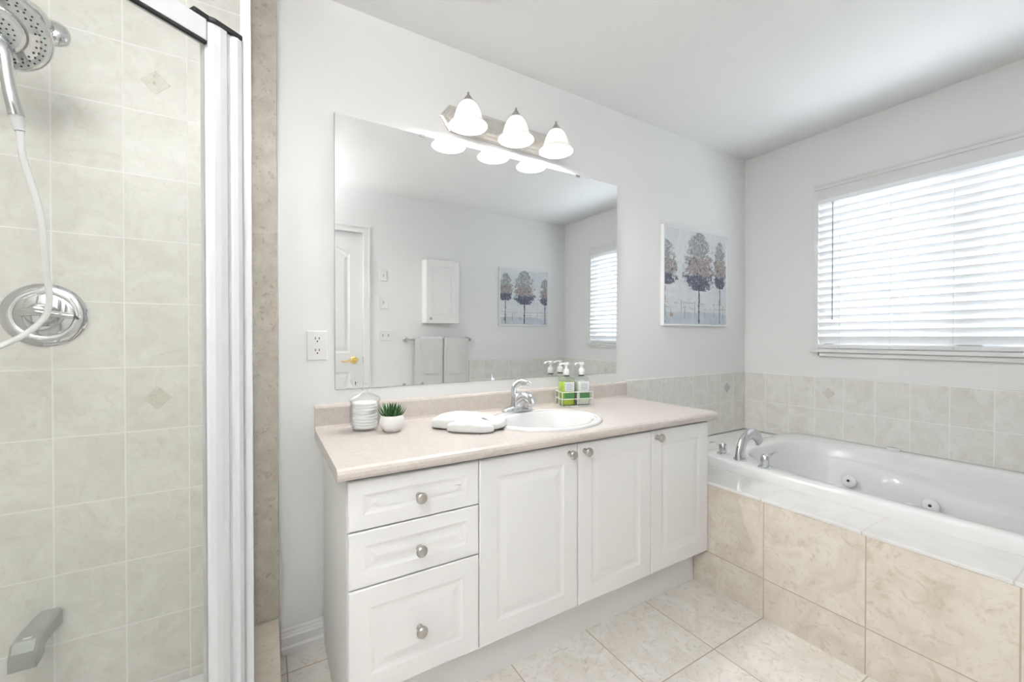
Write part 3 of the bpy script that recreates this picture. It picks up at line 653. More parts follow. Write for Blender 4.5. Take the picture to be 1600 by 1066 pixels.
# ------------------------------------------------------------------ paintings
def painting_rgb(u, v, seed, trees):
    """u right, v up, 0..1 on the canvas; returns linear colour"""
    nz = lambda s, o=0: noise.noise(Vector((u * s + o + seed * 13.1, v * s - o * 0.7, seed * 3.7 + o)))
    c = Vector((0.70, 0.725, 0.755)) + Vector((0.09, 0.075, 0.06)) * nz(4, 1) + Vector((1, 1, 1)) * 0.05 * nz(22, 6)
    if v < 0.36: c += Vector((0.05, 0.04, 0.02)) * (0.36 - v) * 2 + Vector((1, 1, 1)) * 0.05 * nz(14, 4)
    if v < 0.135 + 0.03 * nz(4, 9): c = Vector((0.56, 0.61, 0.66)) + Vector((0.14, 0.11, 0.09)) * nz(14, 3)
    for band in (0.17, 0.225):
        if abs(v - band - 0.012 * nz(9, band * 50)) < 0.005 and nz(12, 7) > -0.1: c = c * 0.72
    # thin reeds and drips
    for k in range(7):
        x = ((k * 0.1573 + seed * 0.31) % 1.0)
        if abs(u - x - 0.003 * nz(20, k)) < 0.004 and 0.07 < v < 0.20 + 0.06 * math.sin(k * 2.3): c = c * 0.55
    if abs(u - 0.10) < 0.03 and abs(v - 0.10) < 0.025 and nz(40, 2) > 0: c = Vector((0.38, 0.24, 0.14))
    for (tx, w, top, bot, tw) in trees:
        # trunk
        if bot + 0.05 > v > 0.015 and abs(u - tx - 0.006 * nz(8, tx * 9)) < tw * (1 + 0.5 * nz(30, 5)): c = Vector((0.07, 0.075, 0.09)) * (1 + 0.6 * nz(40, 1))
        h = top - bot; s = (v - bot) / h
        if -0.03 < s < 1.02:
            # clumpy crown: wide from low down, rounded towards the top
            wid = w * math.sqrt(max(0.0, 1 - max(0, (s - 0.28) / 0.74) ** 2)) * (min(1, (s + 0.10) / 0.22) ** 0.6 if s < 0.12 else 1)
            edge = abs(u - tx) / max(wid, 1e-4)
            dens = 1.12 - edge ** 2.2 + 0.60 * nz(26, 11) + 0.55 * nz(60, 21) - (0.28 * max(0, 1 - abs(s - 0.60 - 0.05 * nz(7, 3)) / 0.05))
            if dens > 0.25:
                n1 = nz(48, 31); n2 = nz(85, 41); n3 = nz(30, 51)
                if s < 0.24 + 0.07 * n1 + 0.04 * n3: leaf = Vector((0.042, 0.046, 0.085)) * (1.15 + 1.1 * n2) + (Vector((0.12, 0.15, 0.21)) if n1 > 0.30 else Vector((0, 0, 0)))
                elif s < 0.57 + 0.06 * n1:
                    leaf = Vector((0.255, 0.215, 0.195)) * (1.1 + 1.0 * n2)
                    if n1 > 0.25: leaf = Vector((0.42, 0.355, 0.30))
                    if n1 < -0.25: leaf = Vector((0.33, 0.31, 0.38))
                    if n3 < -0.42: leaf = Vector((0.10, 0.10, 0.13))
                else:
                    leaf = Vector((0.235, 0.245, 0.26)) * (1.1 + 1.2 * n2)
                    if n1 > 0.3: leaf = Vector((0.52, 0.54, 0.57))
                k_ = max(0, min(1, (dens - 0.25) * 2.2)) * (0.92 if s < 0.5 else 0.85)
                c = c.lerp(leaf, k_)
    return [max(0.01, min(0.9, q)) for q in c]
def painting(label, x0, x1, z0, z1, y, sgn, seed, trees, flip):
    p = thing('painting', label, 'painting', ((x0 + x1) / 2, y, z0), 'framed tree paintings')
    D = 0.024; fw = 0.011
    bm = new()
    for a in ((x0, x0 + fw, z0, z1), (x1 - fw, x1, z0, z1), (x0 + fw, x1 - fw, z0, z0 + fw), (x0 + fw, x1 - fw, z1 - fw, z1)):
        ya, yb2 = sorted((y, y + sgn * D)); box(bm, a[0], a[1], ya, yb2, a[2], a[3])
    link('frame', bm, M['frame_silver'], p, bevel=0.0015)
    n = 190; bm = new(); cy_ = y + sgn * (D - 0.005); ax0, ax1, az0, az1 = x0 + fw - 0.001, x1 - fw + 0.001, z0 + fw - 0.001, z1 - fw + 0.001
    grid = [[bm.verts.new((ax0 + (ax1 - ax0) * i / n, cy_, az0 + (az1 - az0) * j / n)) for i in range(n + 1)] for j in range(n + 1)]
    for j in range(n):
        for i in range(n): bm.faces.new((grid[j][i], grid[j][i + 1], grid[j + 1][i + 1], grid[j + 1][i]))
    o = link('canvas', bm, canvas_m, p); me = o.data
    at = me.color_attributes.new('paint', 'FLOAT_COLOR', 'POINT'); buf = []
    for v in me.vertices:
        u = (v.co.x - ax0) / (ax1 - ax0); w_ = (v.co.z - az0) / (az1 - az0)
        if flip: u = 1 - u
        buf += painting_rgb(u, w_, seed, trees) + [1.0]
    at.data.foreach_set('color', buf)
canvas_m, n, b = nt('painted_canvas'); an = n.nodes.new('ShaderNodeAttribute'); an.attribute_name = 'paint'
n.links.new(an.outputs['Color'], b.inputs['Base Color']); b.inputs['Roughness'].default_value = 0.55
painting('square painting of three trees on the mirror wall between mirror and window', 2.090, 2.755, 1.229, 1.852, W, -1, 1.0,
         [(0.01, 0.205, 0.86, 0.42, 0.006), (0.535, 0.265, 0.985, 0.385, 0.010), (0.885, 0.125, 0.93, 0.425, 0.006)], False)
painting('square painting of three trees on the wall opposite, seen in the mirror', 2.120, 2.752, 1.266, 1.879, YB, 1, 2.0,
         [(0.11, 0.165, 0.92, 0.45, 0.006), (0.50, 0.25, 0.98, 0.39, 0.011), (0.95, 0.14, 0.86, 0.39, 0.008)], False)

# ------------------------------------------------------------------ wall cabinet, towel bar and towels on the south wall
wc = thing('wall_cabinet', 'small white raised-panel wall cabinet above the towel bar, seen in the mirror', 'cabinet', (1.455, YB, 1.27))
WX0, WX1, WZA, WZB, WD = 1.287, 1.625, 1.272, 1.872, 0.118
link('body', B(WX0, WX1, YB, YB + WD - 0.020, WZA, WZB), M['cab'], wc, bevel=0.002)
bm = new(); yy0 = YB + WD
panel(bm, WX0 + 0.002, WX1 - 0.002, WZA + 0.002, WZB - 0.002, lambda u, v, d: (u, yy0 + d, v), [(0.055, 0.0), (0.059, -0.003), (0.065, -0.0055), (0.071, -0.006), (0.079, -0.0045), (0.089, -0.0015), (0.092, -0.001)], back=0.019)
dd = link('door', bm, M['cab'], wc)
bm = new(); lathe(bm, [(0.009, 0.0), (0.006, 0.004), (0.006, 0.012), (0.0135, 0.019), (0.013, 0.025), (0.0, 0.029)], (WX0 + 0.040, yy0, WZA + 0.042), (0, 1, 0), 20); link('knob', bm, M['nickel'], dd, smooth=True)
BYR, BZR = YB + 0.075, 1.117
tb = thing('towel_bar', 'brushed nickel towel bar carrying white towels, seen in the mirror', 'towel rail', (1.44, YB, BZR))
bm = new(); lathe(bm, [(0.0075, 0), (0.0075, 0.628)], (1.124, BYR, BZR), (1, 0, 0), 16); link('rod', bm, M['nickel'], tb, smooth=True)
for x in (1.124, 1.752):
    bm = new(); lathe(bm, [(0.027, 0.0), (0.027, 0.004), (0.020, 0.010), (0.011, 0.016), (0.009, 0.055), (0.013, 0.062), (0.016, 0.072), (0.014, 0.083), (0.0, 0.088)], (x, YB, BZR), (0, 1, 0), 24); link('post', bm, M['nickel'], tb, smooth=True)
def draped(label, name, x0, x1, rad, zfront, zback, taper, ph, group):
    """towel hung over the bar: a thick sheet following front, bar and back"""
    bm = new(); cl = []
    n = 16
    for i in range(n + 1): cl.append((BYR + rad + 0.004 * math.sin(i * 0.5 + ph), zfront + (BZR - zfront) * i / n))
    for i in range(1, 8): a = PI * i / 8; cl.append((BYR + rad * math.cos(a), BZR + rad * math.sin(a)))
    for i in range(n + 1): cl.append((BYR - rad, BZR + (zback - BZR) * i / n))
    th = 0.0042; nx = 12; L_ = []
    for i in range(nx + 1):
        t_ = i / nx; ring_o = []; ring_i = []
        for k, (y, z) in enumerate(cl):
            p0 = cl[max(k - 1, 0)]; p1 = cl[min(k + 1, len(cl) - 1)]; d = Vector((p1[0] - p0[0], p1[1] - p0[1])).normalized(); nn = Vector((d.y, -d.x))
            s = max(0.0, (BZR - z)) / (BZR - zfront)
            x = (x0 + taper * s) + (x1 - taper * 0.6 * s - x0 - taper * s) * t_
            wv = 0.0025 * math.sin(t_ * 9 + ph) * s if k <= n else 0
            ring_o.append((x, y + nn.x * th + wv, z + nn.y * th - (0.006 * t_ if k < 3 else 0))); ring_i.append((x, y - nn.x * th + wv, z - nn.y * th - (0.006 * t_ if k < 3 else 0)))
        L_.append(ring_o + ring_i[::-1])
    loft(bm, L_); o = link(name, bm, M['towel'], None, smooth=True); tag(o, label, 'towel', group); return o
draped('white bath towel hanging left on the towel bar under a hand towel', 'bath_towel', 1.190, 1.462, 0.0125, 0.46, 0.50, 0.0, 0.3, 'towels on the bar')
draped('white bath towel hanging right on the towel bar under a hand towel', 'bath_towel', 1.474, 1.731, 0.0125, 0.47, 0.51, 0.0, 1.4, 'towels on the bar')
draped('white hand towel draped over the left bath towel on the bar', 'hand_towel', 1.232, 1.450, 0.0225, 0.800, 0.86, 0.045, 2.1, 'towels on the bar')
draped('white hand towel draped over the right bath towel on the bar', 'hand_towel', 1.488, 1.690, 0.0225, 0.790, 0.85, 0.018, 3.3, 'towels on the bar')

# ------------------------------------------------------------------ things on the counter
# glass jar of cotton pads
JX, JY = 0.318, 1.600
jr = thing('glass_jar', 'clear lidded glass jar of cotton pads on the counter beside the plant', 'jar', (JX, JY, CZ))
bm = new(); lathe(bm, [(0.0, 0.0005), (0.036, 0.0005), (0.044, 0.003), (0.049, 0.012), (0.0535, 0.030), (0.0545, 0.060), (0.053, 0.088), (0.051, 0.100), (0.054, 0.108), (0.056, 0.111), (0.0535, 0.112), (0.0485, 0.101), (0.0505, 0.088), (0.052, 0.060), (0.051, 0.030), (0.046, 0.014), (0.040, 0.009), (0.0, 0.008)], (JX, JY, CZ), segs=40, cap=False)
link('jar_body', bm, M['jar'], jr, smooth=True)
bm = new(); lathe(bm, [(0.056, 0.1125), (0.057, 0.116), (0.050, 0.122), (0.034, 0.131), (0.016, 0.138), (0.009, 0.143), (0.008, 0.148), (0.014, 0.153), (0.0165, 0.161), (0.013, 0.170), (0.0, 0.174)], (JX, JY, CZ), segs=40, cap=False)
link('lid', bm, M['jar'], jr, smooth=True)
cpz = 0.0095; k = 0
while cpz < 0.095:
    bm = new(); hgt = 0.0105; r = 0.0445 - 0.0010 * (k % 3); jx = JX + 0.0012 * math.sin(k * 2.1); jy = JY + 0.0012 * math.cos(k * 1.7)
    lathe(bm, [(0.0, 0), (r - 0.0015, 0), (r, 0.0018), (r, hgt - 0.0018), (r - 0.0015, hgt - 0.0003), (0.0, hgt - 0.0003)], (jx, jy, CZ + cpz), segs=28, cap=False)
    tag(link('cotton_pad', bm, M['cotton'], None, smooth=True), 'round white cotton pad stacked inside the glass jar', 'cotton pad', 'cotton pads in the jar')
    cpz += hgt; k += 1

# potted succulent
PX, PY = 0.398, 1.523
po = thing('potted_succulent', 'small green spiky succulent in a round white pot beside the glass jar', 'plant', (PX, PY, CZ))
bm = new(); lathe(bm, [(0.0, 0.0005), (0.024, 0.0005), (0.030, 0.003), (0.040, 0.018), (0.0445, 0.036), (0.042, 0.050), (0.037, 0.0595), (0.0345, 0.060), (0.038, 0.050), (0.040, 0.036), (0.034, 0.016), (0.0, 0.010)], (PX, PY, CZ), segs=36, cap=False); link('pot', bm, M['pot'], po, smooth=True)
bm = new(); lathe(bm, [(0.0375, 0.049), (0.02, 0.053), (0.0, 0.054)], (PX, PY, CZ), segs=24, cap=False); link('soil', bm, M['soil'], po, smooth=True)
bm = new()
for k in range(40):
    ring = k / 40; az = k * 2.399963; lean_ = 0.12 + 1.0 * ring; ln = 0.052 + 0.014 * random.random() - 0.006 * ring
    bx, by = PX + 0.020 * ring * math.cos(az), PY + 0.020 * ring * math.sin(az); bz = CZ + 0.050
    pts = []
    for q in range(7):
        s = q / 6; a_ = lean_ * (1.0 - 0.35 * s)
        pts.append((bx + math.cos(az) * math.sin(a_) * ln * s, by + math.sin(az) * math.sin(a_) * ln * s, bz + math.cos(a_) * ln * s))
    tube(bm, pts, [0.0062 * (1 - (q / 6) ** 1.5) + 0.0004 + (0.001 if q == 1 else 0) for q in range(7)], 6, flat=0.55)
link('leaves', bm, M['leaf'], po, smooth=True)

# folded white cloth with a twisted end lying on the counter against the sink
cw = thing('folded_towel', 'folded white face towel lying on the counter against the sink rim', 'towel', (0.66, 1.43, CZ))
def slab(path, hw, hh, zc, fold=0.0, seed=0.0):
    P = catmull([(x, y, 0) for x, y in path], 4); n = len(P); rows = []
    def at(arr, i):
        q = i / (n - 1) * (len(arr) - 1); k = min(int(q), len(arr) - 2); f_ = q - k; return arr[k] * (1 - f_) + arr[k + 1] * f_
    for i in range(n):
        d = (P[min(i + 1, n - 1)] - P[max(i - 1, 0)]).normalized(); nn = Vector((-d.y, d.x)); w, h_, z = at(hw, i), at(hh, i), at(zc, i); ring = []
        for k in range(28):
            a_ = 2 * PI * k / 28; c_, s_ = math.cos(a_), math.sin(a_)
            u = math.copysign(abs(c_) ** 0.34, c_) * w; v = math.copysign(abs(s_) ** 0.40, s_) * h_
            # soft folds run along the cloth
            cr = 0.004 * noise.noise(Vector((P[i].x * 38 + seed, u * 30, P[i].y * 38))) + fold * math.sin(u / max(w, 0.01) * 4.2 + i * 0.25 + seed)
            ring.append((P[i].x + nn.x * u, P[i].y + nn.y * u, max(CZ + 0.001, z + v + (cr if s_ > -0.3 else 0))))
        rows.append(ring)
    return rows
def blob(name, rows):
    bm = new(); loft(bm, rows); o = link(name, bm, M['towel'], cw, smooth=True)
    md = o.modifiers.new('sub', 'SUBSURF'); md.levels = 1; md.render_levels = 1; return o
Zt = CZ
blob('folded_body', slab([(0.580, 1.540), (0.615, 1.508), (0.655, 1.470), (0.695, 1.430), (0.725, 1.398)], [0.075, 0.086, 0.090, 0.088, 0.070], [0.018, 0.0225, 0.023, 0.021, 0.013], [Zt + 0.020, Zt + 0.024, Zt + 0.024, Zt + 0.023, Zt + 0.020], 0.0010, 1.0))
blob('folded_layer', slab([(0.592, 1.440), (0.620, 1.415), (0.655, 1.385), (0.690, 1.355), (0.722, 1.342)], [0.046, 0.060, 0.062, 0.058, 0.040], [0.013, 0.0185, 0.019, 0.016, 0.010], [Zt + 0.015, Zt + 0.0195, Zt + 0.020, Zt + 0.017, Zt + 0.013], 0.0012, 4.0))
blob('twisted_end', slab([(0.668, 1.392), (0.700, 1.372), (0.722, 1.362), (0.742, 1.376), (0.766, 1.398)], [0.030, 0.044, 0.046, 0.053, 0.044], [0.009, 0.013, 0.012, 0.016, 0.012], [Zt + 0.020, Zt + 0.021, Zt + 0.019, Zt + 0.026, Zt + 0.030], 0.0035, 2.0))

# soap bottles in a white wire caddy
ga = math.radians(-15); GX, GY = 1.340, 1.628
def gp(u, v): return (GX + u * math.cos(ga) - v * math.sin(ga), GY + u * math.sin(ga) + v * math.cos(ga))
cd = thing('wire_caddy', 'white wire caddy holding two soap bottles on the counter against the backsplash', 'caddy', (GX, GY, CZ))
GU, GV = 0.082, 0.044
bm = new(); rw = 0.0019
for z in (0.004, 0.040, 0.074):
    cs = [gp(-GU, -GV), gp(GU, -GV), gp(GU, GV), gp(-GU, GV)]
    for i in range(4): tube(bm, [(*cs[i], CZ + z), (*cs[(i + 1) % 4], CZ + z)], rw, 8)
for (u, v) in ((-GU, -GV), (GU, -GV), (GU, GV), (-GU, GV), (0, -GV), (0, GV), (-GU, 0), (GU, 0)):
    tube(bm, [(*gp(u, v), CZ + 0.002), (*gp(u, v), CZ + 0.0745)], rw, 8)
for u in (-0.05, -0.025, 0, 0.025, 0.05): tube(bm, [(*gp(u, -GV), CZ + 0.004), (*gp(u, GV), CZ + 0.004)], rw, 6)
link('wire_basket', bm, M['plastic'], cd, smooth=True)
def bottle(label, u0, liquid, body_m):
    cx_, cy_ = gp(u0, 0.0); t = thing('soap_bottle', label, 'bottle', (cx_, cy_, CZ + 0.006), 'pump bottles in the caddy')
    def sq(h, z, n=4.5):
        out = []
        for k in range(32):
            a_ = 2 * PI * k / 32; c_, s_ = math.cos(a_), math.sin(a_)
            uu = math.copysign(abs(c_) ** (2 / n), c_) * h; vv = math.copysign(abs(s_) ** (2 / n), s_) * h; out.append((*gp(u0 + uu, vv), CZ + z))
        return out
    bm = new(); loft(bm, [sq(0.034, 0.007), sq(0.036, 0.010), sq(0.036, 0.128), sq(0.035, 0.137), sq(0.030, 0.143), sq(0.020, 0.147, 2.5), sq(0.0135, 0.150, 2), sq(0.0130, 0.158, 2)]); link('bottle_body', bm, body_m, t, smooth=True)
    if liquid:
        bm = new(); loft(bm, [sq(0.0325, 0.010), sq(0.0335, 0.013), sq(0.0335, 0.122), sq(0.032, 0.124)]); link('soap', bm, liquid, t, smooth=True)
    # front label with printed bands
    bm = new()
    def rect(u_0, u_1, z0, z1, off, mi_):
        pts = [(*gp(u0 + u_0, -0.036 - off), CZ + z0), (*gp(u0 + u_1, -0.036 - off), CZ + z0), (*gp(u0 + u_1, -0.036 - off), CZ + z1), (*gp(u0 + u_0, -0.036 - off), CZ + z1)]
        f_ = bm.faces.new([bm.verts.new(p) for p in pts]); f_.material_index = mi_
    rect(-0.024, 0.026, 0.078, 0.124, 0.0006, 0); rect(-0.026, 0.028, 0.042, 0.068, 0.0006, 1)
    for i in range(4): rect(-0.018, 0.018 - 0.004 * (i % 2), 0.086 + i * 0.008, 0.0885 + i * 0.008, 0.0010, 2)
    link('label', bm, [M['label_white'], M['label_green'], M['label_ink']], t)
    bm = new(); o = (cx_, cy_, CZ)
    lathe(bm, [(0.0165, 0.156), (0.0175, 0.159), (0.0165, 0.178), (0.012, 0.186), (0.0075, 0.190), (0.0070, 0.204), (0.0125, 0.206), (0.0135, 0.211), (0.0125, 0.219), (0.0, 0.220)], o, segs=24)
    tube(bm, catmull([(cx_, cy_, CZ + 0.213), (*gp(u0 - 0.018, -0.004), CZ + 0.2135), (*gp(u0 - 0.034, -0.008), CZ + 0.2115), (*gp(u0 - 0.041, -0.0095), CZ + 0.206)], 4), 0.0048, 10)
    link('pump', bm, M['plastic'], t, smooth=True)
    bm = new(); lathe(bm, [(0.0138, 0.1555), (0.0142, 0.150)], o, segs=20, cap=False); link('neck_ring', bm, M['dark'], t)
bottle('green soap pump bottle, left of the two in the wire caddy', -0.041, M['liquid_green'], M['bottle_clear'])
bottle('clear lotion pump bottle, right of the two in the wire caddy', 0.041, M['liquid_pale'], M['bottle_clear'])

# ------------------------------------------------------------------ shower: curb, enclosure, fittings
KZ = 0.145
HX, HY = -0.040, 1.150; DD = math.radians(56); dvx, dvy = -math.sin(DD), -math.cos(DD); nvx, nvy = -dvy, dvx   # door direction, outward normal
EX, EY = HX + dvx * 0.60, HY + dvy * 0.60
curb = [(0.0385, W - 0.0005), (0.034, HY - 0.03), (EX + 0.03, EY - 0.085), (XL + 0.0, EY - 0.085), (XL + 0.0, EY + 0.05), (EX - 0.03, EY + 0.05), (-0.115, HY + 0.03), (-0.115, W - 0.0085)]
bm = new(); prism(bm, curb, 0, KZ)
struct(link('trim_13', bm, M['marble_curb'], bevel=0.004))
pan = [(XL + 0.008, EY + 0.051), (EX - 0.032, EY + 0.051), (-0.116, HY + 0.031), (-0.116, W - 0.009), (XL + 0.008, W - 0.009)]
bm = new(); prism(bm, pan, 0.0, 0.035)
tag(link('shower_tray', bm, M['acrylic'], bevel=0.003), 'white shower tray on the floor inside the glass enclosure', 'shower tray')

en = thing('shower_enclosure', 'clear glass corner shower enclosure with white aluminium frame and angled door', 'shower', (-0.3, 1.2, KZ))
# fixed side panel: wall jamb, glass and tall front post, seen edge on
GT = 2.37
bm = new(); box(bm, -0.060, -0.0405, W - 0.045, W - 0.0085, KZ, GT); link('wall_jamb', bm, M['alu'], en, bevel=0.002)
bm = new(); loft(bm, [[(-0.0525, W - 0.045, KZ + 0.02), (-0.0465, W - 0.045, KZ + 0.02), (-0.0465, W - 0.045, GT - 0.02), (-0.0525, W - 0.045, GT - 0.02)], [(-0.040, HY + 0.03, KZ + 0.02), (-0.034, HY + 0.03, KZ + 0.02), (-0.034, HY + 0.03, GT - 0.02), (-0.040, HY + 0.03, GT - 0.02)]])
fp = link('side_glass', bm, M['glass'], en)
for z0, z1 in ((KZ, KZ + 0.025), (GT - 0.025, GT)):
    bm = new(); prism(bm, [(-0.057, W - 0.045), (-0.0425, W - 0.045), (-0.031, HY + 0.03), (-0.044, HY + 0.03)], z0, z1)
    link('side_rail', bm, M['alu'], en)
bm = new(); prism(bm, [(-0.0475, HY), (-0.0260, HY - 0.002), (-0.0272, HY + 0.034), (-0.047, HY + 0.034)], KZ, GT)
link('corner_post', bm, M['alu'], en, bevel=0.002)
bm = new(); prism(bm, [(-0.0500, HY + 0.004), (-0.0475, HY + 0.004), (-0.0475, HY + 0.028), (-0.0500, HY + 0.028)], KZ, 1.835); link('hinge_gasket', bm, M['dark'], en)
# door
DT = 1.836
def dp(t, n_): return (HX - 0.010 + dvx * t + nvx * n_, HY + dvy * t + nvy * n_)
dor = bpy.data.objects.new('door', None); COL.objects.link(dor); dor.parent = en; dor.matrix_parent_inverse = Matrix.Translation(-en.location); dor.location = (HX, HY, KZ)
def dlink(name, bm, m, **k):
    o = link(name, bm, m, None, **k); o.parent = dor; o.matrix_parent_inverse = Matrix.Translation(-Vector(dor.location)); return o
bm = new()   # ridged hinge stile
prof = [(0.001, -0.014), (0.001, 0.012), (0.012, 0.015), (0.020, 0.012), (0.024, 0.008), (0.030, 0.008), (0.034, 0.013), (0.048, 0.014), (0.060, 0.012), (0.070, 0.007), (0.074, 0.003), (0.074, -0.014)]
prism(bm, [dp(t, n_) for t, n_ in prof], KZ + 0.012, DT)
dlink('hinge_stile', bm, M['alu'])
bm = new(); prism(bm, [dp(t, n_) for t, n_ in ((0.074, -0.012), (0.074, 0.012), (0.56, 0.012), (0.56, -0.012))], 1.790, DT); dlink('top_rail', bm, M['alu'], bevel=0.002)
bm = new(); prism(bm, [dp(t, n_) for t, n_ in ((0.074, -0.012), (0.074, 0.012), (0.56, 0.012), (0.56, -0.012))], KZ + 0.012, KZ + 0.05); dlink('bottom_rail', bm, M['alu'], bevel=0.002)
bm = new(); prism(bm, [dp(t, n_) for t, n_ in ((0.56, -0.012), (0.56, 0.012), (0.597, 0.012), (0.597, -0.012))], KZ + 0.012, DT); dlink('latch_stile', bm, M['alu'], bevel=0.002)
bm = new(); prism(bm, [dp(t, n_) for t, n_ in ((0.074, -0.003), (0.074, 0.003), (0.56, 0.003), (0.56, -0.003))], KZ + 0.05, 1.790); dlink('glass_pane', bm, M['glass'])
bm = new(); prism(bm, [dp(t, n_) for t, n_ in ((0.074, 0.0035), (0.074, 0.0125), (0.56, 0.0125), (0.56, 0.0035))], 1.7845, 1.790); dlink('glazing_seal', bm, M['black'])
bm = new(); prism(bm, [dp(t, n_) for t, n_ in ((0.0, -0.015), (0.0, 0.016), (0.060, 0.0165), (0.070, 0.012), (0.100, 0.0135), (0.100, -0.012))], DT, DT + 0.012); dlink('top_seal', bm, M['black'], bevel=0.003)
# left fixed panel, outside the frame
bm = new(); box(bm, XL + 0.03, EX - 0.045, EY - 0.004, EY + 0.002, KZ + 0.02, GT - 0.02); link('side_glass', bm, M['glass'], en)
bm = new(); box(bm, XL + 0.009, XL + 0.03, EY - 0.014, EY + 0.012, KZ, GT); box(bm, EX - 0.045, EX - 0.018, EY - 0.016, EY + 0.012, KZ, GT)
box(bm, XL + 0.03, EX - 0.045, EY - 0.012, EY + 0.010, KZ, KZ + 0.025); box(bm, XL + 0.03, EX - 0.045, EY - 0.012, EY + 0.010, GT - 0.025, GT)
link('side_frame', bm, M['alu'], en)

# shower valve
YW = W - 0.008; VX, VZ = -0.541, 1.218
sv = thing('shower_valve', 'round chrome shower valve with lever handle on the tiled wall', 'tap', (VX, YW, VZ))
bm = new(); lathe(bm, [(0.089, 0.0), (0.090, 0.004), (0.084, 0.010), (0.066, 0.015), (0.060, 0.012), (0.055, 0.014), (0.0, 0.016)], (VX, YW, VZ), (0, -1, 0), 48); link('escutcheon', bm, M['chrome'], sv, smooth=True)
bm = new(); lathe(bm, [(0.034, 0.014), (0.033, 0.03), (0.027, 0.05), (0.022, 0.060), (0.0, 0.064)], (VX, YW, VZ), (0, -1, 0), 32); link('hub', bm, M['chrome'], sv, smooth=True)
bm = new(); c = catmull([(VX - 0.028, YW - 0.052, VZ + 0.004), (VX, YW - 0.064, VZ + 0.006), (VX + 0.035, YW - 0.064, VZ + 0.001), (VX + 0.075, YW - 0.060, VZ - 0.004)], 6); n_ = len(c)
tube(bm, c, [0.016 - 0.005 * i / (n_ - 1) for i in range(n_)], 14, flat=0.75); link('lever', bm, M['chrome'], sv, smooth=True)
# tub-style spout low on the shower wall
SXP, SZP = -0.537, 0.338
ss = thing('shower_spout', 'grey wedge-shaped spout low on the shower wall below the valve', 'tap', (SXP, YW, SZP))
def sring(y, w0, w1, zt_, zb_):
    return [(SXP - w0, y, zb_), (SXP + w0, y, zb_), (SXP + w1, y, zt_ - 0.008), (SXP + w1 - 0.006, y, zt_), (SXP - w1 + 0.006, y, zt_), (SXP - w1, y, zt_ - 0.008)]
bm = new(); loft(bm, [sring(YW, 0.026, 0.024, SZP + 0.030, SZP - 0.016), sring(YW - 0.03, 0.027, 0.026, SZP + 0.033, SZP - 0.014), sring(YW - 0.10, 0.027, 0.027, SZP + 0.036, SZP - 0.006), sring(YW - 0.118, 0.027, 0.027, SZP + 0.036, SZP - 0.006), sring(YW - 0.122, 0.027, 0.027, SZP + 0.035, SZP - 0.028), sring(YW - 0.148, 0.027, 0.027, SZP + 0.032, SZP - 0.034), sring(YW - 0.163, 0.026, 0.026, SZP + 0.008, SZP - 0.036), sring(YW - 0.166, 0.024, 0.024, SZP - 0.016, SZP - 0.036)])
link('spout_body', bm, M['grey_spout'], ss, bevel=0.002)
bm = new(); box(bm, SXP - 0.006, SXP + 0.010, YW - 0.145, YW - 0.138, SZP + 0.031, SZP + 0.0335); link('badge', bm, M['plastic'], ss)

# shower head set: arm flange, ring head, docked hand shower, hose
AX, AZ = -0.521, 2.030
sh = thing('overhead_shower', 'chrome ring-shaped overhead shower on an arm from the tiled wall', 'shower head', (AX, YW, AZ))
bm = new(); lathe(bm, [(0.036, 0.0), (0.037, 0.003), (0.033, 0.010), (0.022, 0.018), (0.012, 0.022)], (AX, YW, AZ), (0, -1, 0), 32); link('flange', bm, M['chrome'], sh, smooth=True)
HC = Vector((-0.535, 1.452, 1.880)); HN = Vector((0.10, -0.80, -0.60)).normalized()
bm = new(); tube(bm, catmull([(AX, YW - 0.01, AZ), (AX, YW - 0.08, AZ + 0.004), (AX - 0.004, YW - 0.15, AZ - 0.02), tuple(HC - HN * 0.075 + Vector((0, 0.0, 0.02)))], 6), 0.0105, 14); link('arm', bm, M['chrome'], sh, smooth=True)
bm = new(); lathe(bm, [(0.022, -0.080), (0.026, -0.060), (0.020, -0.048), (0.030, -0.036), (0.060, -0.026), (0.084, -0.014), (0.090, -0.004), (0.088, 0.002), (0.082, 0.004)], HC, HN, 48); link('ring_head', bm, M['chrome'], sh, smooth=True)
bm = new(); lathe(bm, [(0.056, 0.0035), (0.081, 0.0045), (0.081, 0.003)], HC, HN, 48, cap=False); rf = link('spray_ring', bm, M['spray_face'], sh, smooth=True)
a_, b2, d_ = frame_of(HN)
bm = new()
for (rr, cnt) in ((0.062, 26), (0.069, 30), (0.076, 34)):
    for k in range(cnt):
        th = 2 * PI * k / cnt + rr * 40
        lathe(bm, [(0.0024, 0.003), (0.0022, 0.0062), (0.0, 0.0064)], HC + a_ * rr * math.cos(th) + b2 * rr * math.sin(th), HN, 6)
link('nozzles', bm, M['dark'], rf)
bm = new(); lathe(bm, [(0.052, 0.0035), (0.056, 0.0038)], HC, HN, 40, cap=False); link('dark_gap', bm, M['dark'], sh)
hs_ = thing('hand_shower', 'chrome hand shower docked in the middle of the ring shower head', 'hand shower', tuple(HC))
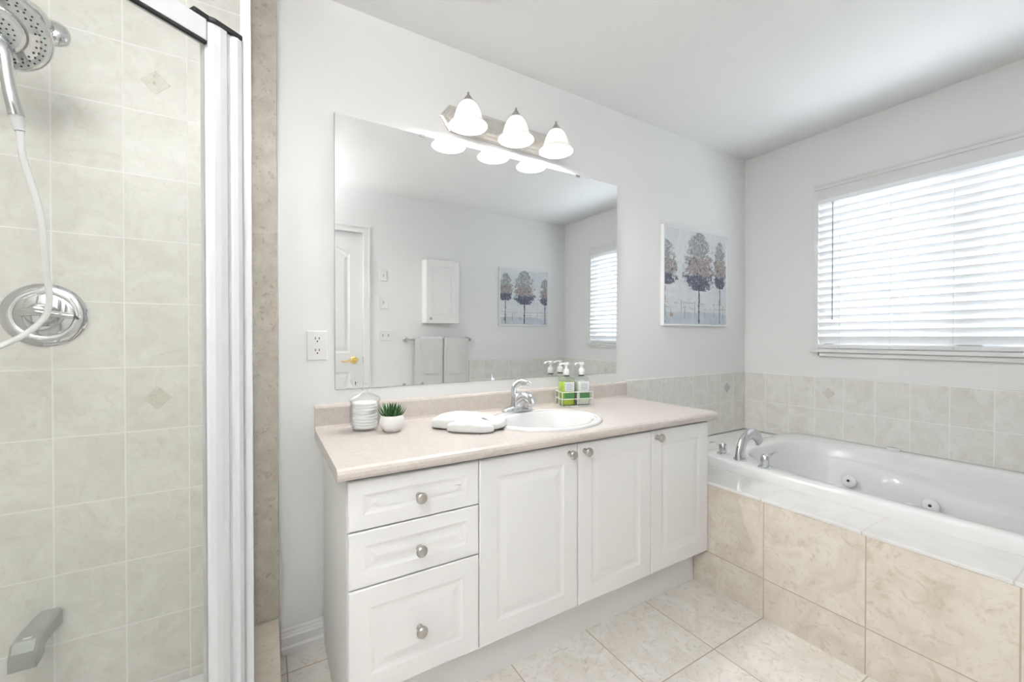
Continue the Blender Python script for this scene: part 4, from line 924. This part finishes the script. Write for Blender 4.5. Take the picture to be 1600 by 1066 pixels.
bm = new(); lathe(bm, [(0.034, 0.004), (0.046, 0.006), (0.050, 0.014), (0.048, 0.020), (0.040, 0.023)], HC, HN, 40); link('head', bm, M['chrome'], hs_, smooth=True)
bm = new(); lathe(bm, [(0.0, 0.0235), (0.040, 0.0235), (0.040, 0.022)], HC, HN, 36, cap=False); hf = link('spray_face', bm, M['spray_face'], hs_)
bm = new()
for (rr, cnt) in ((0.010, 6), (0.020, 12), (0.030, 18)):
    for k in range(cnt):
        th = 2 * PI * k / cnt + rr * 60; lathe(bm, [(0.0022, 0.022), (0.0020, 0.0252), (0.0, 0.0254)], HC + a_ * rr * math.cos(th) + b2 * rr * math.sin(th), HN, 6)
link('nozzles', bm, M['dark'], hf)
H0 = HC + HN * 0.012
H1 = Vector((-0.5150, 1.425, 1.792)); H2 = Vector((-0.497, 1.425, 1.672))
bm = new(); c = catmull([tuple(H0 + (H1 - H0) * 0.35), tuple(H1 + Vector((0, -0.004, 0.02))), tuple(H1 * 0.5 + H2 * 0.5 + Vector((0, -0.006, 0))), tuple(H2)], 8); n_ = len(c)
tube(bm, c, [0.017 - 0.003 * math.sin(PI * i / (n_ - 1)) - 0.003 * i / (n_ - 1) for i in range(n_)], 16); link('handle', bm, M['chrome'], hs_, smooth=True)
bm = new(); tube(bm, [tuple(H2), tuple(H2 + (H2 - H1).normalized() * 0.035)], [0.0125, 0.009], 14); link('hose_nut', bm, M['alu'], hs_, smooth=True)
H3 = H2 + (H2 - H1).normalized() * 0.034
hp = catmull([tuple(H3), (-0.492, 1.44, 1.58), (-0.478, 1.48, 1.46), (-0.483, 1.52, 1.34), (-0.487, 1.555, 1.245), (-0.510, 1.555, 1.185), (-0.57, 1.53, 1.130), (-0.66, 1.49, 1.105), (-0.76, 1.44, 1.16), (-0.80, 1.40, 1.32), (-0.74, 1.40, 1.48), (-0.655, 1.43, 1.60), (-0.575, 1.46, 1.70), (-0.535, 1.50, 1.79), (-0.525, 1.52, 1.85)], 8)
bm = new(); tube(bm, hp, 0.0068, 10); tag(link('shower_hose', bm, M['hose'], None, smooth=True), 'white shower hose looping from the hand shower past the valve', 'hose')
